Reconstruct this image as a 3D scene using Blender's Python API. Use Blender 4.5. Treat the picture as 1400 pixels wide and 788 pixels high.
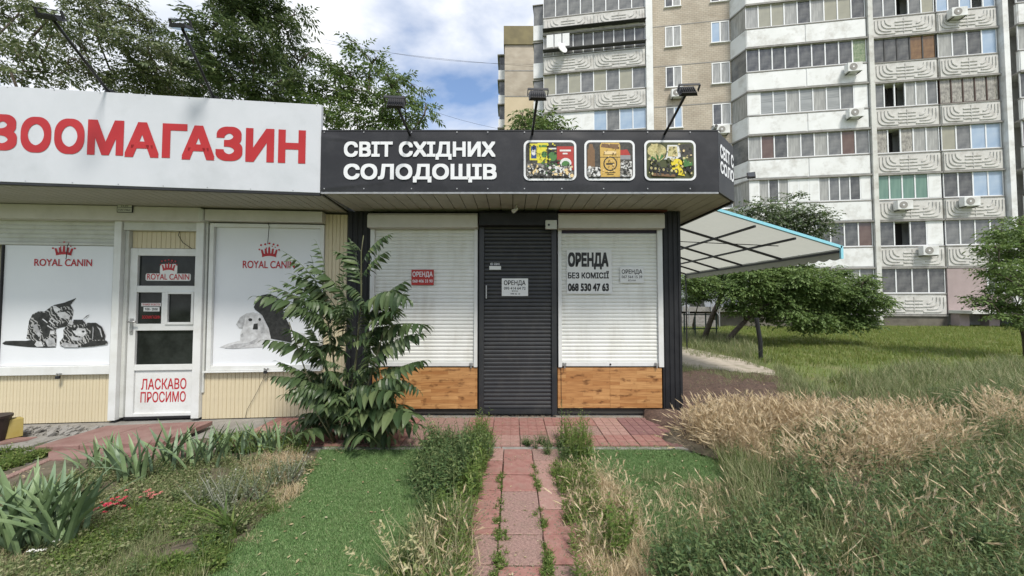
import bpy, math, random
import numpy as np
from mathutils import Vector, Matrix
sc = bpy.context.scene
for o in list(bpy.data.objects): bpy.data.objects.remove(o)
col = sc.collection
R = math.radians
# ------------------------------------------------ camera, world, sun, exposure
FPX, CXP, CYP, CAMH = 510.0, 700.0, 394.0, 1.42
PITCH = math.atan(18 / 510)
cam_d = bpy.data.cameras.new("camera"); cam = bpy.data.objects.new("camera", cam_d); col.objects.link(cam)
cam.location = (0, 0, CAMH); cam.rotation_euler = (R(90) + PITCH, 0, 0)
cam_d.sensor_width = 36; cam_d.lens = FPX / 1400 * 36; cam_d.clip_start = .05; cam_d.clip_end = 2000
sc.camera = cam
SUN_DIR = Vector((-.30, .62, -1.0)).normalized()      # the way the light travels
to_sun = -SUN_DIR
sun_el = math.asin(to_sun.z); sun_az = math.atan2(to_sun.x, to_sun.y)
w = bpy.data.worlds.new("World"); sc.world = w; w.use_nodes = True
nt = w.node_tree; nt.nodes.clear()
def nd(t, kind, **kw):
    n = t.nodes.new(kind)
    for k, v in kw.items(): setattr(n, k, v)
    return n
wo = nd(nt, 'ShaderNodeOutputWorld'); bg = nd(nt, 'ShaderNodeBackground'); bg.inputs[1].default_value = .12
sky = nd(nt, 'ShaderNodeTexSky'); sky.sky_type = 'NISHITA'; sky.sun_disc = False
sky.sun_elevation = sun_el; sky.sun_rotation = sun_az; sky.air_density = 1.0; sky.dust_density = 1.2; sky.ozone_density = 2
tc = nd(nt, 'ShaderNodeTexCoord'); mp = nd(nt, 'ShaderNodeMapping'); mp.inputs['Scale'].default_value = (1, 1, 1.9)
mp.inputs['Location'].default_value = (3.1, .4, .2)
n1 = nd(nt, 'ShaderNodeTexNoise'); n1.inputs['Scale'].default_value = 2.3; n1.inputs['Detail'].default_value = 9; n1.inputs['Roughness'].default_value = .52
n1.inputs['Distortion'].default_value = .25
cr = nd(nt, 'ShaderNodeValToRGB'); cr.color_ramp.elements[0].position = .34; cr.color_ramp.elements[1].position = .50
n2 = nd(nt, 'ShaderNodeTexNoise'); n2.inputs['Scale'].default_value = 3.4; n2.inputs['Detail'].default_value = 5
cr2 = nd(nt, 'ShaderNodeValToRGB')
cr2.color_ramp.elements[0].position = .38; cr2.color_ramp.elements[0].color = (5.2, 5.6, 6.4, 1)
cr2.color_ramp.elements[1].position = .62; cr2.color_ramp.elements[1].color = (7.4, 7.5, 7.7, 1)
mx = nd(nt, 'ShaderNodeMix'); mx.data_type = 'RGBA'
L = nt.links.new
L(tc.outputs['Generated'], mp.inputs['Vector']); L(mp.outputs[0], n1.inputs['Vector']); L(mp.outputs[0], n2.inputs['Vector'])
L(n1.outputs['Fac'], cr.inputs[0]); L(n2.outputs['Fac'], cr2.inputs[0])
sb = nd(nt, 'ShaderNodeVectorMath', operation='SCALE'); sb.inputs['Scale'].default_value = 1.45
L(sky.outputs[0], sb.inputs[0])
L(cr.outputs[0], mx.inputs['Factor']); L(sb.outputs[0], mx.inputs['A']); L(cr2.outputs[0], mx.inputs['B'])
L(mx.outputs['Result'], bg.inputs[0]); L(bg.outputs[0], wo.inputs[0])
sd = bpy.data.lights.new("sun", 'SUN'); so = bpy.data.objects.new("sun", sd); col.objects.link(so)
sd.energy = 3.1; sd.angle = R(12); sd.color = (1, .95, .86)
so.rotation_euler = SUN_DIR.to_track_quat('-Z', 'Y').to_euler()
sc.view_settings.view_transform = 'Standard'; sc.view_settings.look = 'None'; sc.view_settings.gamma = 1
sc.view_settings.exposure = .42
sc.render.engine = 'CYCLES'; sc.cycles.max_bounces = 6; sc.cycles.diffuse_bounces = 3; sc.cycles.transparent_max_bounces = 6

# ------------------------------------------------ measuring: photo pixel -> place in the world
_s, _c = math.sin(PITCH), math.cos(PITCH)
def ray(px, py):
    u = (px - CXP) / FPX; v = (CYP - py) / FPX
    return Vector((u, _c - v * _s, _s + v * _c))
def G(px, py, z=0.0):
    d = ray(px, py); t = (z - CAMH) / d.z
    return Vector((d.x * t, d.y * t, z))
def P(px, py, Y):
    d = ray(px, py); t = Y / d.y
    return Vector((d.x * t, Y, CAMH + d.z * t))
class Frame:
    def __init__(s, x, y, a): s.o = Vector((x, y, 0)); s.a = a; s.m = Matrix.Rotation(-a, 3, 'Z'); s.inv = Matrix.Rotation(a, 3, 'Z')
    def loc(s, px, py, o=0.0):
        d = s.m @ ray(px, py); c = s.m @ (Vector((0, 0, CAMH)) - s.o)
        t = (o - c.y) / d.y
        return (c.x + d.x * t, c.z + d.z * t)
    def rect(s, pl, pr, pt, pb, o=0.0):
        xm, ym = (pl + pr) / 2, (pt + pb) / 2
        return (s.loc(pl, ym, o)[0], s.loc(pr, ym, o)[0], s.loc(xm, pb, o)[1], s.loc(xm, pt, o)[1])
    def world(s, x, y, z): return s.o + s.inv @ Vector((x, y, 0)) + Vector((0, 0, z))
FK = Frame(0, 4.75, 0)
FZ = Frame(0, 4.965, math.atan(.0907))
FA = Frame(0, 26.7, -math.atan(.15))

# ------------------------------------------------ mesh helper
class MB:
    def __init__(s): s.v = []; s.f = []; s.mi = []; s.cur = 0
    def add(s, vs, fs):
        b = len(s.v); s.v += [tuple(v) for v in vs]
        for f in fs: s.f.append(tuple(b + i for i in f)); s.mi.append(s.cur)
        return s
    def box(s, x0, x1, y0, y1, z0, z1):
        if x1 < x0: x0, x1 = x1, x0
        if y1 < y0: y0, y1 = y1, y0
        if z1 < z0: z0, z1 = z1, z0
        return s.add([(x0,y0,z0),(x1,y0,z0),(x1,y1,z0),(x0,y1,z0),(x0,y0,z1),(x1,y0,z1),(x1,y1,z1),(x0,y1,z1)],
                     [(0,3,2,1),(4,5,6,7),(0,1,5,4),(1,2,6,5),(2,3,7,6),(3,0,4,7)])
    def prism(s, poly, h, axis='z', base=0.0):     # poly extruded along an axis from base to base+h
        n = len(poly)
        def pt(p, t):
            return {'z': (p[0], p[1], t), 'y': (p[0], t, p[1]), 'x': (t, p[0], p[1])}[axis]
        vs = [pt(p, base) for p in poly] + [pt(p, base + h) for p in poly]
        fs = [tuple(range(n)), tuple(reversed(range(n, 2 * n)))] + [(i, i + n, (i + 1) % n + n, (i + 1) % n) for i in range(n)]
        return s.add(vs, fs)
    def tube(s, pts, r, n=6, r1=None, cap=True):
        pts = [Vector(p) for p in pts]; k = len(pts); vs = []; fs = []
        r1 = r if r1 is None else r1; up = Vector((0, 0, 1)); prev = None
        for i, p in enumerate(pts):
            t = (pts[min(i + 1, k - 1)] - pts[max(i - 1, 0)]).normalized()
            if prev is None: a = t.cross(up if abs(t.z) < .9 else Vector((1, 0, 0))).normalized()
            else: a = (prev - t * prev.dot(t)).normalized()
            prev = a; b = t.cross(a); rr = r + (r1 - r) * i / max(1, k - 1)
            for j in range(n):
                q = 2 * math.pi * j / n; vs.append(p + a * (rr * math.cos(q)) + b * (rr * math.sin(q)))
        for i in range(k - 1):
            for j in range(n): fs.append((i*n+j, i*n+(j+1)%n, (i+1)*n+(j+1)%n, (i+1)*n+j))
        if cap: fs += [tuple(reversed(range(n))), tuple(range((k-1)*n, k*n))]
        return s.add(vs, fs)
    def bar(s, p0, p1, w, h, up=(0, 0, 1)):
        p0, p1 = Vector(p0), Vector(p1); t = (p1 - p0).normalized(); u = Vector(up)
        a = t.cross(u).normalized() * (w / 2); b = a.cross(t).normalized() * (h / 2)
        return s.add([p0-a-b, p0+a-b, p0+a+b, p0-a+b, p1-a-b, p1+a-b, p1+a+b, p1-a+b],
                     [(0,3,2,1),(4,5,6,7),(0,1,5,4),(1,2,6,5),(2,3,7,6),(3,0,4,7)])
    def disc(s, cx, cz, r, y, n=12, rz=None):
        rz = rz or r
        return s.add([(cx + r*math.cos(2*math.pi*i/n), y, cz + rz*math.sin(2*math.pi*i/n)) for i in range(n)], [tuple(range(n))])
    def flat(s, poly, y): return s.add([(x, y, z) for x, z in poly], [tuple(range(len(poly)))])
    def mesh(s, name, mat, fixn=True):
        me = bpy.data.meshes.new(name); me.from_pydata(s.v, [], s.f)
        for m in (mat if isinstance(mat, (list, tuple)) else [mat]): me.materials.append(m)
        if isinstance(mat, (list, tuple)): me.polygons.foreach_set('material_index', s.mi)
        if fixn:
            import bmesh
            bm = bmesh.new(); bm.from_mesh(me); bmesh.ops.recalc_face_normals(bm, faces=bm.faces); bm.to_mesh(me); bm.free()
        me.update(); return me
    def build(s, name, mat, parent=None, bevel=0, smooth=False, fixn=True):
        o = bpy.data.objects.new(name, s.mesh(name, mat, fixn)); col.objects.link(o)
        if parent is not None: o.parent = parent
        if bevel:
            m = o.modifiers.new('bevel', 'BEVEL'); m.width = bevel; m.segments = 2; m.limit_method = 'ANGLE'
        if smooth: o.data.polygons.foreach_set('use_smooth', [True] * len(o.data.polygons))
        return o
def tag(o, label=None, cat=None, group=None, kind=None):
    if label: o['label'] = label
    if cat: o['category'] = cat
    if group: o['group'] = group
    if kind: o['kind'] = kind
    return o
def empty(name, loc=(0, 0, 0), rz=0):
    o = bpy.data.objects.new(name, None); col.objects.link(o); o.location = loc; o.rotation_euler = (0, 0, rz)
    o.empty_display_size = .2; return o
def inst(name, me, parent, loc=(0, 0, 0), rot=(0, 0, 0), scale=(1, 1, 1)):
    o = bpy.data.objects.new(name, me); col.objects.link(o); o.parent = parent
    o.location = loc; o.rotation_euler = rot; o.scale = scale; return o
def one(name, loc=(0, 0, 0), rz=0, label=None, cat=None, group=None):
    return tag(empty(name, loc, rz), label, cat, group)

# ------------------------------------------------ materials
def srgb(r, g, b): return tuple(((c / 255) / 12.92 if c / 255 <= .04045 else ((c / 255 + .055) / 1.055) ** 2.4) for c in (r, g, b)) + (1,)
MATS = {}
def mat(name, c, rough=.6, c2=None, scale=6, bump=0, bscale=40, metal=0, dirt=None, dscale=2.5, damt=.5, spec=.4, stretch=None, coat=0):
    if name in MATS: return MATS[name]
    m = bpy.data.materials.new(name); m.use_nodes = True; t = m.node_tree; b = t.nodes['Principled BSDF']
    c = tuple(c[:3]) + (1,); b.inputs['Base Color'].default_value = c; b.inputs['Roughness'].default_value = rough
    b.inputs['Metallic'].default_value = metal; b.inputs['Specular IOR Level'].default_value = spec; b.inputs['Coat Weight'].default_value = coat
    g = nd(t, 'ShaderNodeTexCoord'); mp = nd(t, 'ShaderNodeMapping'); t.links.new(g.outputs['Object'], mp.inputs[0])
    if stretch: mp.inputs['Scale'].default_value = stretch
    if c2:
        c2 = tuple(c2[:3]) + (1,)
        n = nd(t, 'ShaderNodeTexNoise'); n.inputs['Scale'].default_value = scale; n.inputs['Detail'].default_value = 6; n.inputs['Roughness'].default_value = .6
        t.links.new(mp.outputs[0], n.inputs['Vector'])
        r = nd(t, 'ShaderNodeValToRGB'); r.color_ramp.elements[0].position = .35; r.color_ramp.elements[1].position = .68
        r.color_ramp.elements[0].color = c; r.color_ramp.elements[1].color = c2
        t.links.new(n.outputs['Fac'], r.inputs[0]); out = r.outputs[0]
        if dirt:
            n3 = nd(t, 'ShaderNodeTexNoise'); n3.inputs['Scale'].default_value = dscale; n3.inputs['Detail'].default_value = 8; n3.inputs['Roughness'].default_value = .65
            t.links.new(mp.outputs[0], n3.inputs['Vector'])
            mr = nd(t, 'ShaderNodeMapRange'); mr.inputs['From Min'].default_value = .5; mr.inputs['From Max'].default_value = .75; mr.inputs['To Max'].default_value = damt
            t.links.new(n3.outputs['Fac'], mr.inputs[0])
            x = nd(t, 'ShaderNodeMix'); x.data_type = 'RGBA'; x.inputs['B'].default_value = tuple(dirt[:3]) + (1,)
            t.links.new(mr.outputs[0], x.inputs['Factor']); t.links.new(out, x.inputs['A']); out = x.outputs['Result']
        t.links.new(out, b.inputs['Base Color'])
    if bump:
        n = nd(t, 'ShaderNodeTexNoise'); n.inputs['Scale'].default_value = bscale; n.inputs['Detail'].default_value = 5
        t.links.new(mp.outputs[0], n.inputs['Vector'])
        bp = nd(t, 'ShaderNodeBump'); bp.inputs['Strength'].default_value = bump; bp.inputs['Distance'].default_value = .01
        t.links.new(n.outputs['Fac'], bp.inputs['Height']); t.links.new(bp.outputs[0], b.inputs['Normal'])
    MATS[name] = m; return m
def leafmat(name, cols, trans=.3, rough=.55):
    m = bpy.data.materials.new(name); m.use_nodes = True; t = m.node_tree; b = t.nodes['Principled BSDF']
    ge = nd(t, 'ShaderNodeNewGeometry'); r = nd(t, 'ShaderNodeValToRGB'); e = r.color_ramp.elements
    while len(e) < len(cols): e.new(.5)
    for i, c in enumerate(cols): e[i].position = i / (len(cols) - 1); e[i].color = tuple(c) + (1,)
    t.links.new(ge.outputs['Random Per Island'], r.inputs[0]); t.links.new(r.outputs[0], b.inputs['Base Color'])
    b.inputs['Roughness'].default_value = rough; b.inputs['Specular IOR Level'].default_value = .3
    tr = nd(t, 'ShaderNodeBsdfTranslucent'); hs = nd(t, 'ShaderNodeHueSaturation'); hs.inputs['Value'].default_value = 1.5
    hs.inputs['Hue'].default_value = .485
    t.links.new(r.outputs[0], hs.inputs['Color']); t.links.new(hs.outputs[0], tr.inputs[0])
    ms = nd(t, 'ShaderNodeMixShader'); ms.inputs[0].default_value = trans
    t.links.new(b.outputs[0], ms.inputs[1]); t.links.new(tr.outputs[0], ms.inputs[2])
    t.links.new(ms.outputs[0], t.nodes['Material Output'].inputs[0]); MATS[name] = m; return m
M_white_sign = mat('white_vinyl', (.49, .51, .55), .4, (.54, .555, .60), 2, dirt=(.34, .36, .38), dscale=1.6, damt=.5)
M_red = mat('red_vinyl', (.36, .013, .016), .45, (.41, .02, .022), 3)
M_redprint = mat('red_print', (.42, .02, .03), .5)
M_banner = mat('black_banner', (.013, .013, .016), .42, (.022, .022, .026), 2.5, bump=.25, bscale=5, dirt=(.06, .06, .065), dscale=6, damt=.3)
M_text_w = mat('white_print', (.72, .73, .76), .5, (.66, .67, .7), 9)
M_black = mat('black_metal', (.012, .012, .014), .45, (.02, .02, .023), 5)
M_blackp = mat('black_paint_wall', (.008, .009, .012), .6, (.016, .017, .02), 8, bump=.1)
M_shutter = mat('white_shutter', (.66, .67, .64), .45, (.72, .73, .71), 3, dirt=(.42, .40, .34), dscale=5, damt=.45, stretch=(1, 1, .25))
M_box = mat('shutter_box', (.57, .55, .52), .5, (.50, .485, .455), 4, dirt=(.4, .38, .33), dscale=6, damt=.4)
M_anth = mat('anthracite_shutter', (.022, .024, .028), .4, (.030, .032, .036), 3, dirt=(.09, .085, .075), dscale=5, damt=.3)
M_white = mat('white_pvc', (.66, .67, .67), .35, (.60, .61, .60), 4, dirt=(.45, .44, .4), dscale=5, damt=.45)
M_greywhite = mat('aged_white_metal', (.55, .56, .54), .5, (.48, .49, .46), 4, dirt=(.3, .28, .24), dscale=6, damt=.4)
M_beige = mat('beige_siding', (.55, .475, .325), .5, (.60, .525, .37), 3, dirt=(.36, .30, .2), dscale=7, damt=.45, stretch=(1, 1, .4))
M_soffit = mat('soffit_board', (.40, .385, .35), .6, (.34, .33, .30), 5, dirt=(.2, .18, .15), dscale=4, damt=.4)
M_soffitd = mat('soffit_gap', (.05, .045, .04), .8)
M_poster = mat('poster_film', (.66, .68, .72), .3, (.70, .72, .76), 1.5)
M_ink = mat('black_ink', (.015, .015, .016), .5)
M_paper = mat('paper', (.70, .71, .71), .7, (.64, .65, .65), 8)
M_redpaper = mat('red_paper', (.42, .035, .03), .6, (.36, .03, .03), 9)
M_glass = mat('dark_glass', (.010, .012, .012), .06, (.03, .035, .033), 5, spec=.22)
M_concrete = mat('concrete', (.27, .26, .24), .9, (.20, .19, .175), 9, bump=.5, bscale=60, dirt=(.14, .13, .11), dscale=5, damt=.7)
M_rust = mat('rusty_strip', (.10, .03, .02), .8)
M_galv = mat('galvanised_steel', (.4, .4, .4), .4, (.3, .3, .3), 20, metal=.6)
M_lens = mat('lamp_glass', (.06, .065, .07), .15, spec=.4)
M_bark = mat('bark', (.07, .055, .042), .9, (.12, .10, .08), 12, bump=.8, bscale=30)
M_cable = mat('cable', (.02, .02, .02), .6)

# ------------------------------------------------ text: Blender's own font, thickened, fitted to a box
def text_geo(s, bold):
    cu = bpy.data.curves.new('t', 'FONT'); cu.body = s; cu.offset = 0; cu.resolution_u = 4
    o = bpy.data.objects.new('t', cu); col.objects.link(o)
    dg = bpy.context.evaluated_depsgraph_get(); me = o.evaluated_get(dg).to_mesh()
    v = [tuple(p.co) for p in me.vertices]; f = [tuple(p.vertices) for p in me.polygons]
    o.evaluated_get(dg).to_mesh_clear(); bpy.data.objects.remove(o); bpy.data.curves.remove(cu)
    return v, f
_caph = {}
def bold_geo(s, bold):         # heavier strokes: the same outline laid over itself in eight small shifts
    v, f = text_geo(s, 0); V = []; F = []
    dirs = [(0, 0)] + ([(1, 0), (-1, 0), (0, 1), (0, -1), (1, 1), (-1, 1), (1, -1), (-1, -1)] if bold > 0 else [])
    for k, (dx, dz) in enumerate(dirs):
        b = len(V); V += [(p[0] + dx * bold, p[1] + dz * bold, -k * .00004) for p in v]; F += [tuple(b + i for i in q) for q in f]
    return V, F
def text(name, s, parent, x0, x1, zb, zc, y, m, bold=.02, add=None):
    v, f = bold_geo(s, bold)
    if bold not in _caph:
        h, _ = bold_geo('H', bold); _caph[bold] = (min(p[1] for p in h), max(p[1] for p in h))
    b0, b1 = _caph[bold]; a0 = min(p[0] for p in v); a1 = max(p[0] for p in v)
    vs = [(x0 + (p[0] - a0) / (a1 - a0) * (x1 - x0), y + p[2], zb + (p[1] - b0) / (b1 - b0) * (zc - zb)) for p in v]
    mb = MB(); mb.add(vs, f); return mb.build(name, m, parent, fixn=False)

# ------------------------------------------------ many small things in one mesh (vegetation only)
rng = np.random.default_rng(7)
def rotm(yaw, tilt, az):       # yaw about z, then lean by tilt towards azimuth az; arrays -> (n,3,3)
    cy, sy = np.cos(yaw), np.sin(yaw); ct, st = np.cos(tilt), np.sin(tilt); ca, sa = np.cos(az), np.sin(az)
    n = len(yaw); Z = np.zeros(n); O = np.ones(n)
    Rz = np.stack([cy, -sy, Z, sy, cy, Z, Z, Z, O], 1).reshape(n, 3, 3)
    A = np.stack([ca, -sa, Z, sa, ca, Z, Z, Z, O], 1).reshape(n, 3, 3)
    Rt = np.stack([ct, Z, st, Z, O, Z, -st, Z, ct], 1).reshape(n, 3, 3)
    return A @ Rt @ A.transpose(0, 2, 1) @ Rz
def scatter_arrays(tv, tf, pos, yaw, tilt, az, sc_):
    tv = np.asarray(tv, float); pos = np.asarray(pos, float)
    Rm = rotm(yaw, tilt, az)
    s3 = sc_ if sc_.ndim == 2 else np.repeat(sc_[:, None], 3, 1)
    v = np.einsum('nij,nkj->nki', Rm, tv[None] * s3[:, None, :]) + pos[:, None, :]
    n, k = v.shape[:2]
    fl = np.asarray([i for f in tf for i in f]); ls = np.asarray([len(f) for f in tf])
    idx = (fl[None] + (np.arange(n) * k)[:, None]).ravel()
    return v.reshape(-1, 3), idx, np.tile(ls, n)
def join_arrays(name, parts, m, parent=None, kind=None):
    vs, ix, ls, b = [], [], [], 0
    for v, i, l in parts: vs.append(v); ix.append(i + b); ls.append(l); b += len(v)
    v = np.concatenate(vs); i = np.concatenate(ix); l = np.concatenate(ls)
    me = bpy.data.meshes.new(name); me.vertices.add(len(v)); me.vertices.foreach_set('co', v.ravel().astype(np.float32))
    me.loops.add(len(i)); me.loops.foreach_set('vertex_index', i.astype(np.int32))
    me.polygons.add(len(l)); me.polygons.foreach_set('loop_start', np.concatenate([[0], np.cumsum(l)[:-1]]).astype(np.int32))
    me.polygons.foreach_set('loop_total', l.astype(np.int32)); me.materials.append(m); me.update(calc_edges=True)
    o = bpy.data.objects.new(name, me); col.objects.link(o)
    if parent is not None: o.parent = parent
    if kind: o['kind'] = kind
    return o
def in_poly(poly, n):
    q = [(p.x, p.y) for p in poly]; xs = [p[0] for p in q]; ys = [p[1] for p in q]; out = []
    got = 0
    while got < n:
        a = rng.uniform(min(xs), max(xs), n * 2); b = rng.uniform(min(ys), max(ys), n * 2); ins = np.zeros(n * 2, bool); j = len(q) - 1
        for i in range(len(q)):
            xi, yi = q[i]; xj, yj = q[j]
            c = ((yi > b) != (yj > b)) & (a < (xj - xi) * (b - yi) / (yj - yi + 1e-12) + xi); ins ^= c; j = i
        out.append(np.stack([a[ins], b[ins]], 1)); got += ins.sum()
    return np.concatenate(out)[:n]
def vnoise(p, s, seed=0):      # cheap smooth value noise in 2-D
    r = np.random.default_rng(seed); g = r.random((64, 64)); q = p / s + 100; i = np.floor(q).astype(int); f = q - i; f = f * f * (3 - 2 * f)
    a, b = i[:, 0] % 64, i[:, 1] % 64; a1, b1 = (a + 1) % 64, (b + 1) % 64
    return (g[a, b] * (1 - f[:, 0]) + g[a1, b] * f[:, 0]) * (1 - f[:, 1]) + (g[a, b1] * (1 - f[:, 0]) + g[a1, b1] * f[:, 0]) * f[:, 1]
# ================================================ GROUND
M_soil = mat('soil', (.085, .07, .05), .95, (.15, .125, .09), 9, bump=.8, bscale=50, dirt=(.06, .085, .03), dscale=3, damt=.8)
M_lawn = mat('lawn_ground', (.09, .125, .03), .95, (.14, .165, .05), 1.2, bump=.8, bscale=60, dirt=(.20, .17, .09), dscale=.8, damt=.8)
M_turf = mat('artificial_turf', (.085, .16, .05), .9, (.115, .195, .07), 40, bump=1.0, bscale=260, dirt=(.20, .19, .10), dscale=2.5, damt=.6)
M_tile = mat('red_tile', (.24, .112, .095), .85, (.33, .18, .155), 14, bump=.4, bscale=120, dirt=(.20, .14, .11), dscale=7, damt=.75)
M_tile2 = mat('dark_red_tile', (.17, .085, .085), .85, (.24, .13, .12), 14, bump=.4, bscale=120, dirt=(.15, .1, .09), dscale=6, damt=.5)
M_tile3 = mat('pale_red_tile', (.29, .165, .14), .85, (.37, .235, .205), 30, bump=.6, bscale=160, dirt=(.25, .18, .14), dscale=8, damt=.8)
M_tile4 = mat('worn_pink_tile', (.34, .22, .19), .9, (.20, .125, .11), 60, bump=.9, bscale=130, dirt=(.2, .16, .12), dscale=9, damt=.5)
M_ramp = mat('red_painted_concrete', (.19, .10, .088), .8, (.26, .165, .145), 5, bump=.4, bscale=50, dirt=(.22, .16, .13), dscale=4, damt=.6)
M_mulch = mat('leaf_litter', (.055, .035, .028), .95, (.13, .085, .065), 25, bump=1, bscale=60)
M_dust = mat('trodden_path', (.42, .37, .31), .95, (.32, .28, .23), 7, bump=.6, bscale=50, dirt=(.1, .11, .05), dscale=3, damt=.7)
def grid_sheet(name, x0, x1, y0, y1, nx, ny, zf, m, kind='structure'):
    xs = np.linspace(x0, x1, nx); ys = np.linspace(y0, y1, ny); X, Y = np.meshgrid(xs, ys); p = np.stack([X.ravel(), Y.ravel()], 1)
    v = np.column_stack([p, zf(p)]); fs = []
    for j in range(ny - 1):
        for i in range(nx - 1): a = j * nx + i; fs.append((a, a + 1, a + nx + 1, a + nx))
    me = bpy.data.meshes.new(name); me.from_pydata(v.tolist(), [], fs); me.materials.append(m); me.update()
    me.polygons.foreach_set('use_smooth', [True] * len(fs))
    o = bpy.data.objects.new(name, me); col.objects.link(o); return tag(o, kind=kind)
def gz(p): return -.045 + .0 * p[:, 0]
grid_sheet('ground', -300, 300, -60, 400, 2, 2, gz, M_lawn)
def sheet(name, poly, z, m, kind='structure'):
    q = [G(a, b, z) for a, b in poly]; mb = MB(); mb.add(q, [tuple(range(len(q)))]); return tag(mb.build(name, m), kind=kind)
def bumpy(name, poly, z, amp, m, n=70, seed=1):     # an uneven patch of earth inside a polygon
    q = [G(a, b, z) for a, b in poly]; x0, x1 = min(p.x for p in q), max(p.x for p in q); y0, y1 = min(p.y for p in q), max(p.y for p in q)
    import bmesh
    bm = bmesh.new(); f = bm.faces.new([bm.verts.new((p.x, p.y, z)) for p in q])
    for k in range(1, n):
        for pt, no in (((x0 + (x1 - x0) * k / n, 0, 0), (1, 0, 0)), ((0, y0 + (y1 - y0) * k / n, 0), (0, 1, 0))):
            bmesh.ops.bisect_plane(bm, geom=bm.verts[:] + bm.edges[:] + bm.faces[:], plane_co=pt, plane_no=no)
    vs = np.array([v.co[:] for v in bm.verts]); edge = np.array([v.is_boundary for v in bm.verts])
    dz = amp * (vnoise(vs[:, :2], .22, seed) + .5 * vnoise(vs[:, :2], .07, seed + 1) + .25 * vnoise(vs[:, :2], .025, seed + 2)); dz[edge] *= .2
    for v, d in zip(bm.verts, dz): v.co.z += d
    me = bpy.data.meshes.new(name); bm.to_mesh(me); bm.free(); me.materials.append(m); me.polygons.foreach_set('use_smooth', [True] * len(me.polygons))
    o = bpy.data.objects.new(name, me); col.objects.link(o); return tag(o, kind='structure')
bumpy('garden_bed', [(-320, 800), (-120, 690), (70, 628), (300, 600), (440, 608), (430, 632), (370, 700), (270, 800), (240, 950), (-400, 950)], -.046, .036, M_soil, 90, 4)
TURF_L = [(445, 606), (560, 606), (672, 608), (640, 700), (620, 800), (600, 950), (236, 950), (268, 800), (372, 700), (425, 640)]
TURF_R = [(742, 608), (900, 606), (1010, 640), (1050, 700), (1090, 800), (1140, 950), (790, 950), (760, 700)]
sheet('turf', TURF_L, -.016, M_turf); sheet('turf', TURF_R, -.018, M_turf)
bumpy('weedy_ground', [(905, 606), (945, 560), (1100, 540), (1420, 530), (1900, 600), (1900, 950), (1145, 950), (1060, 700), (1015, 640)], -.030, .06, M_soil, 60, 9)
bumpy('leaf_litter', [(880, 575), (880, 512), (985, 508), (1075, 518), (1100, 545), (1000, 575), (940, 600)], -.02, .07, M_mulch, 40, 3)
sheet('footpath', [(850, 470), (930, 474), (1010, 490), (1075, 512), (1070, 526), (1000, 518), (930, 504), (860, 492)], -.028, M_dust)
# red tiled walk in front of the shutters, tile by tile
walk = tag(MB().box(-7.2, 2.12, 3.72, 4.86, -.044, -.034).build('sidewalk', M_concrete), kind='structure')
tile_cache = {}
def tile(parent, x, y, w, d, top, m, th=.035, name='tile', tilt=0.0, groove=0):
    key = (round(w, 3), round(d, 3), m.name, th, groove)
    if key not in tile_cache:
        b = MB(); e = .004
        pts = [(-w/2, -d/2), (w/2, -d/2), (w/2, d/2), (-w/2, d/2)]; ins = [(-w/2+e, -d/2+e), (w/2-e, -d/2+e), (w/2-e, d/2-e), (-w/2+e, d/2-e)]
        vs = [(p[0], p[1], -th) for p in pts] + [(p[0], p[1], -e) for p in pts] + [(p[0], p[1], 0) for p in ins]
        fs = [(3, 2, 1, 0)] + [(i, (i+1) % 4, (i+1) % 4 + 4, i + 4) for i in range(4)] + [(i+4, (i+1) % 4 + 4, (i+1) % 4 + 8, i + 8) for i in range(4)] + [(8, 9, 10, 11)]
        b.add(vs, fs)
        if groove:
            b = MB(); g = .003
            for a in range(groove):
                for c in range(groove):
                    b.box(-w/2 + a*w/groove + g, -w/2 + (a+1)*w/groove - g, -d/2 + c*d/groove + g, -d/2 + (c+1)*d/groove - g, -.005, 0)
            b.box(-w/2, w/2, -d/2, d/2, -th, -.005)
        tile_cache[key] = b.mesh(name, m)
    random.seed(int(x * 977 + y * 7919))
    return inst(name, tile_cache[key], parent, (x, y, top + random.uniform(-.003, .003)), (random.uniform(-tilt, tilt), random.uniform(-tilt, tilt), random.uniform(-.006, .006)))
random.seed(3)
tw = .295
for j in range(3):
    for i in range(24):
        x = 2.0 - i * tw; y = 3.87 + j * tw
        if x < -2.9: continue
        r = (i * 7 + j * 3) % 11
        m = M_tile2 if (i in (1, 2) and not (i == 2 and j == 0)) else (M_tile3 if r in (2, 5) or i == 0 else (M_tile4 if -1.1 < x < -.6 or r == 9 else M_tile))
        tile(walk, x, y, tw - .006, tw - .006, 0.0, m, tilt=.004, groove=0 if m in (M_tile4,) else 3)
inst_k = MB(); 
for k in range(9): inst_k.box(-2.9 + k * .56, -2.9 + k * .56 + .55, 3.66, 3.718, -.06, -.008)
tag(inst_k.build('kerb', M_concrete, bevel=.006), kind='structure')
# the path of square slabs towards the viewer
path = tag(MB().box(-.36, .47, .2, 3.655, -.044, -.040).build('path', M_soil), kind='structure')
for c, (xc, ww) in enumerate(((-.212, .255), (.055, .262), (.322, .255))):
    for r in range(13):
        y = 3.52 - r * .265
        random.seed(c * 31 + r)
        m = random.choice([M_tile, M_tile3, M_tile4] if c != 1 else [M_tile, M_tile, M_tile4, M_tile3])
        tile(path, xc + random.uniform(-.004, .004), y + (.0 if c == 1 else .01), ww, .256, -.004, m, tilt=.02)
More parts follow.
